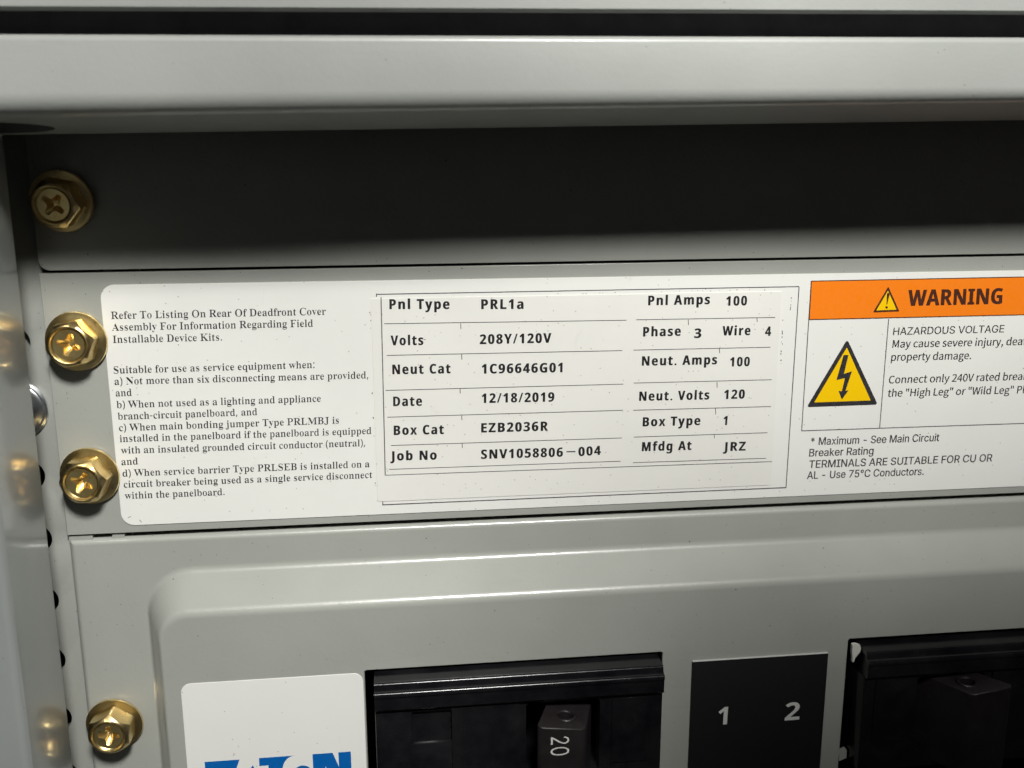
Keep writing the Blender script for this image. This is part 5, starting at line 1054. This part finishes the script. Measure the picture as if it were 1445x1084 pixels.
logo([[(-26.5, ZTOP)] + sw + [(-22.4, LB), (-24.9, LB), (-24.9, ZTOP - 1.6), (-26.5, ZTOP - 1.6)]])
logo([[(-18.85 + 1.75 * math.cos(math.radians(a)), ZTOP - 3.9 + 1.75 * math.sin(math.radians(a))) for a in range(0, 360, 12)]])
logo([[(-16.93, ZTOP), (-13.3, ZTOP), (-12.25, ZTOP - 3.0), (-12.25, ZTOP), (-10.0, ZTOP), (-10.0, LB), (-13.0, LB), (-14.7, ZTOP - 2.6), (-14.7, LB), (-16.93, LB)]])

npl = empty('number_plate', 67.5, -120, H)
tag(npl, 'black number plate reading 1 and 2 between the two breakers', 'number plate')
f4 = Frame(67.5, -120, H)
link('plate_sheet', mesh_from('plate_sheet', *plate(f4, rrect(54.1, -165, 80.95, -91.2, 0), [], H + 0.35, 0.34, roll=0.06, seg=2, back=False)), M_black_vinyl, npl)
link('silver_edge', mesh_from('silver_edge', *box(f4, 54.15, 80.9, -91.19, -91.08, H + 0.02, H + 0.36)), M_white_ink, npl)
text_line(npl, f4, 'bold', '1', 59.60, -104.75, 61.45, -104.75, 3.7, H + 0.37, M_white_ink, skew=0.02, dx=0, dy=0)
text_line(npl, f4, 'bold', '2', 73.00, -104.85, 75.95, -104.85, 3.75, H + 0.37, M_white_ink, skew=0.02, dx=0, dy=0)

# ------------------------------------------------------------------ screws
def lathe(fr_, prof, seg=48, cx=0, cz=0):
    V, F = [], []
    for r, h in prof:
        V += [fr_(cx + r * math.cos(2 * math.pi * i / seg), cz + r * math.sin(2 * math.pi * i / seg), h) for i in range(seg)]
    for k in range(len(prof) - 1):
        F += [(k * seg + i, k * seg + (i + 1) % seg, (k + 1) * seg + (i + 1) % seg, (k + 1) * seg + i) for i in range(seg)]
    return V, F
def cross_loop(a, b_, rot=0, seg=4):
    """phillips outline: arm half length a, arm half width b, with rounded inner corners and arm ends"""
    pts = []
    for k in range(4):
        t = math.pi / 2 * k
        loc = [(a, -b_ * 0.75), (a * 1.06, 0), (a, b_ * 0.75)]
        for i in range(seg + 1):                         # concave fillet into the next arm
            u = math.pi / 2 * i / seg
            c = a * 0.66
            rr = c - b_
            loc.append((c - rr * math.sin(u), c - rr * math.cos(u)))
        for x, y in loc:
            pts.append((x * math.cos(t + rot) - y * math.sin(t + rot), x * math.sin(t + rot) + y * math.cos(t + rot)))
    return pts
O = Frame(0, 0, 0)
def hex_r(theta, af2, corner):
    t = (theta + math.pi / 6) % (math.pi / 3) - math.pi / 6
    return min(af2 / math.cos(t), corner)
def screw_meshes():
    d = {}
    V, F = lathe(O, [(0.5, 0.02), (4.95, 0.02), (5.05, 0.12), (5.08, 0.45), (5.0, 0.62), (4.85, 0.68), (4.70, 0.66), (4.3, 0.78), (3.0, 0.95)], 56)
    d['flange'] = mesh_from('flange', V, F, 40)
    # hexagonal head with chamfered crown, rim and dished face with cross recess
    seg = 96
    V, F = [], []
    rings = []
    def ring(fn, h):
        rings.append((len(V), seg))
        V.extend(O(fn(2 * math.pi * i / seg) * math.cos(2 * math.pi * i / seg), fn(2 * math.pi * i / seg) * math.sin(2 * math.pi * i / seg), h(2 * math.pi * i / seg) if callable(h) else h) for i in range(seg))
    AF = 3.55
    ring(lambda t: hex_r(t, AF + 0.12, 4.15), 0.95)
    ring(lambda t: hex_r(t, AF, 4.03), 1.2)
    crown = lambda t: 4.10 - max(0, hex_r(t, AF, 4.03) - AF) * 1.35
    ring(lambda t: hex_r(t, AF, 4.03), crown)
    ring(lambda t: hex_r(t, AF, 4.03) * 0.975, lambda t: crown(t) + 0.14)
    ring(lambda t: 3.22, 4.42)
    ring(lambda t: 3.05, 4.46)
    ring(lambda t: 2.92, 4.40)
    ring(lambda t: 2.74, 4.08)
    ring(lambda t: 2.55, 3.92)
    for k in range(len(rings) - 1):
        a, b_ = rings[k][0], rings[k + 1][0]
        F += [(a + i, a + (i + 1) % seg, b_ + (i + 1) % seg, b_ + i) for i in range(seg)]
    d['hex_head'] = mesh_from('hex_head', V, F, 32)
    face = [(2.56 * math.cos(2 * math.pi * i / 48), 2.56 * math.sin(2 * math.pi * i / 48)) for i in range(48)]
    c0 = cross_loop(1.85, 0.50)
    vs, fs = fill([face, c0])
    V = [O(v[0], v[1], 3.92 + 0.05 * math.hypot(v[0], v[1])) for v in vs]; F = list(fs)
    lv = [(1.0, 3.99), (0.90, 3.80), (0.62, 3.1), (0.30, 2.7)]
    n = len(c0)
    st = len(V)
    for s, h in lv:
        V += [O(x * s, z * s, (h if s < 1 else 3.92 + 0.05 * math.hypot(x, z))) for x, z in c0]
    for k in range(len(lv) - 1):
        F += [(st + k * n + i, st + k * n + (i + 1) % n, st + (k + 1) * n + (i + 1) % n, st + (k + 1) * n + i) for i in range(n)]
    F.append(tuple(st + (len(lv) - 1) * n + i for i in range(n)))
    d['cross_recess'] = mesh_from('cross_recess', V, F, 30)
    V, F = lathe(O, [(1.9, 0.1), (1.9, -9), (0.6, -11)], 20)
    d['shank'] = mesh_from('shank', V, F, 40)
    return d
SM = screw_meshes()
for me in SM.values(): me.materials.append(M_brass)
SP = [  # z, turn of the whole screw, lean (x, z), label
    (-5.3, 40, (-0.07, 0.13), 'brass-coloured hex screw in deep shadow, topmost of the left column'),
    (-28.5, 18, (-0.04, -0.01), 'gold hex washer screw level with the first lines of notice text'),
    (-52.1, 26, (-0.08, 0.03), 'gold hex washer screw beside the last lines of notice text'),
    (-99.7, 5, (-0.03, 0.06), 'gold hex washer screw on the embossed lower cover, nearest the blue logo'),
]
for i, (z, turn, lean, lb) in enumerate(SP):
    s = empty('hex_screw', -52.85, z, 0.0)
    tag(s, lb, 'screw', 'gold hex washer screws down the left edge')
    for k, me in SM.items():
        ob = bpy.data.objects.new(k, me); COL.objects.link(ob); ob.parent = s
    s.rotation_euler = (lean[1] * -1.0, math.radians(-turn), 0)
    s.rotation_euler = (Matrix.Rotation(lean[0], 3, 'Z') @ Matrix.Rotation(lean[1], 3, 'X') @ Matrix.Rotation(math.radians(turn), 3, 'Y')).to_euler()
    s.location.y -= 0.00012 + (0.0003 if abs(lean[1]) > 0.1 else 0)

zk = empty('zinc_screw', -64.3, -40.3, -1.5)
tag(zk, 'silver zinc screw half hidden behind the glossy side flange', 'screw')
V, F = lathe(O, [(0.5, 0.0), (5.1, 0.0), (5.25, 0.2), (5.2, 0.55), (4.85, 0.85), (4.6, 0.8), (4.35, 0.95), (4.1, 1.3), (3.6, 1.9), (2.6, 2.4), (1.6, 2.55)], 56)
link('washer_head', mesh_from('washer_head', V, F, 25), M_zinc, zk)
V, F = [], []
for r, h in ((3.4, 1.9), (3.35, 2.9), (3.1, 3.05), (0.9, 3.0)):
    V += [O(r * math.cos(math.pi / 3 * i), r * math.sin(math.pi / 3 * i), h) for i in range(6)]
for k in range(3): F += [(k * 6 + i, k * 6 + (i + 1) % 6, k * 6 + 6 + (i + 1) % 6, k * 6 + 6 + i) for i in range(6)]
F.append(tuple(range(18, 24)))
link('hex_head', mesh_from('hex_head', V, F, 20), M_zinc, zk)
V, F = lathe(O, [(1.9, 0.0), (1.9, -8), (0.6, -10)], 20)
link('shank', mesh_from('shank', V, F, 40), M_zinc, zk)

# ------------------------------------------------------------------ breakers
def breaker(name, ox, mirror, label, cat='circuit breaker', handle=(0, 0), chip=False):
    """built for the left-hand opening, x measured from the opening's left edge; mirror flips it"""
    root = empty(name, ox, -89, H)
    tag(root, label, cat, 'black circuit breakers in the cover openings')
    Wd = 55.3
    def f(x, z, h):
        xx = (Wd - x) if mirror else x
        return (xx * MM, -(h - H) * MM, (z + 89) * MM)
    bx0, bx1 = 1.7, (53.4 if chip else 54.4)
    # shoulder bar with rounded glossy edge
    prof = [(-30, -89.55), (9.7, -89.55)] + [(9.9 + 0.6 * math.cos(math.radians(a)), -90.15 + 0.6 * math.sin(math.radians(a))) for a in range(80, 4, -15)]
    prof += [(10.62, -90.7)] + [(11.0 + 0.65 * math.cos(math.radians(a)), -91.45 + 0.65 * math.sin(math.radians(a))) for a in range(80, -1, -16)]
    prof += [(11.62, -91.75), (11.4, -91.9), (11.35, -94.3), (11.1, -94.65), (5, -94.7), (-30, -94.7)]
    V, F = prism_x(f, prof, bx0, bx1)
    link('shoulder_bar', mesh_from('shoulder_bar', V, F, 30), M_breaker, root)
    # front face with notch and handle slot
    q = [rrect(bx0 + 6.6, -101.9, bx0 + 13.6, -95.6, 0.2, 2), rrect(29.0, -110.0, 42.6, -95.4, 0.6, 3)]
    V, F = plate(f, rrect(bx0 + 0.05, -114.6, bx1, -94.72, 0.2, 2), q, 10.5, 12, roll=0.18, seg=2)
    link('front_face', mesh_from('front_face', V, F, 35), M_breaker, root)
    V, F = join(box(f, bx0 + 13.7, 27.6, -113.9, -95.1, 10.51, 10.95), box(f, 44.9, bx1 - 2.2, -108.5, -95.5, 10.51, 10.75))
    link('raised_panel', mesh_from('raised_panel', V, F, 20), M_breaker, root)
    V, F = join(box(f, bx0 + 6.4, bx0 + 13.7, -102.2, -95.2, 9.2, 9.8), box(f, 28, 43.5, -110.5, -95, -1.5, -1.0))
    link('pocket_floor', mesh_from('pocket_floor', V, F, 20), M_breaker, root)
    # toggle handle: leaning block, a round hole in its upper side
    dx, dz = handle
    top = [(33.7 + dx * .2, 7.0), (41.8 + dx * .2, 7.0), (39.2 + dx, 15.1), (38.7 + dx, 15.8), (38.1 + dx, 16.1), (31.2 + dx, 16.1), (30.6 + dx, 15.8), (30.3 + dx, 15.2)]
    hc = (35.9 + dx * .6, 12.3)
    hole = [(hc[0] + 1.45 * math.cos(2 * math.pi * i / 20), hc[1] + 1.25 * math.sin(2 * math.pi * i / 20)) for i in range(20)]
    vs, fs = fill([top, hole])
    zt = lambda x, h: -95.9 - 0.10 * (h - 7) + dz - 0.12 * (x - 30)
    V = [f(v[0], zt(v[0], v[1]), v[1]) for v in vs]; F = list(fs)
    n0 = len(V); V += [f(x, zt(x, h), h) for x, h in top] + [f(x, zt(x, h) - 17, h) for x, h in top]
    n = len(top)
    F += [(n0 + i, n0 + (i + 1) % n, n0 + n + (i + 1) % n, n0 + n + i) for i in range(n)] + [tuple(n0 + n + i for i in range(n))]
    n0 = len(V); V += [f(x, zt(x, h), h) for x, h in hole] + [f(x, zt(x, h) - 9, h) for x, h in hole]
    F += [(n0 + i, n0 + (i + 1) % 20, n0 + 20 + (i + 1) % 20, n0 + 20 + i) for i in range(20)] + [tuple(n0 + 20 + i for i in range(20))]
    hd_ = link('toggle_handle', mesh_from('toggle_handle', V, F, 30), M_handle, root)
    md = hd_.modifiers.new('soft_edges', 'BEVEL'); md.width = 0.00018; md.segments = 2; md.limit_method = 'ANGLE'; md.angle_limit = math.radians(40)
    V = []
    for rr, dz_ in ((1.0, 0.03), (1.12, 0.16), (1.3, 0.16), (1.42, 0.0)):
        V += [f(hc[0] + 1.45 * rr * math.cos(2 * math.pi * i / 20), zt(hc[0], hc[1] + 1.25 * rr * math.sin(2 * math.pi * i / 20)) + dz_, hc[1] + 1.25 * rr * math.sin(2 * math.pi * i / 20)) for i in range(20)]
    F = [(k * 20 + i, k * 20 + (i + 1) % 20, k * 20 + 20 + (i + 1) % 20, k * 20 + 20 + i) for k in range(3) for i in range(20)]
    link('hole_rim', mesh_from('hole_rim', V, F, 40), M_handle, hd_)
    # rating number printed on the handle, reading downwards
    if not mirror:
        V2, F2, lo, ext = set_text('sans', '20', -6, -2)
        k = 1.85 / (ext[-1] - lo) * 2.0
        me = bpy.data.meshes.new('rating_number')
        me.from_pydata([f(32.6 + dx + b_ * 3.3 / 700, -98.9 - (a - lo) * k, 16.125) for a, b_ in V2], [], F2)
        link('rating_number', me, M_white_ink, hd_)
    if chip:
        pts = [(0.15, -0.1), (0.75, 0.1), (1.55, -0.1), (1.75, -0.75), (1.6, -1.5), (1.2, -2.0), (0.85, -2.9), (0.7, -3.6), (0.4, -3.7), (0.35, -2.6), (0.15, -1.6)]
        V = []
        for hh in (7.4, 8.1):
            V += [(x * MM, -(hh - H + (0.3 if x > 1 else 0)) * MM, (z + 89 - 89.0) * MM) for x, z in pts]
        n = len(pts)
        F = [tuple(range(n)), tuple(range(2 * n - 1, n - 1, -1))] + [(i, (i + 1) % n, n + (i + 1) % n, n + i) for i in range(n)]
        ch = link('chipped_corner', mesh_from('chipped_corner', V, F, 30), M_chip, root)
    return root
breaker('circuit_breaker', -6.95, False, 'black breaker with 20 on its upright handle, between logo label and number plate')
breaker('circuit_breaker', 84.9, True, 'black breaker with a pale chipped corner, right of the number plate', handle=(-3.6, 1.0), chip=True)
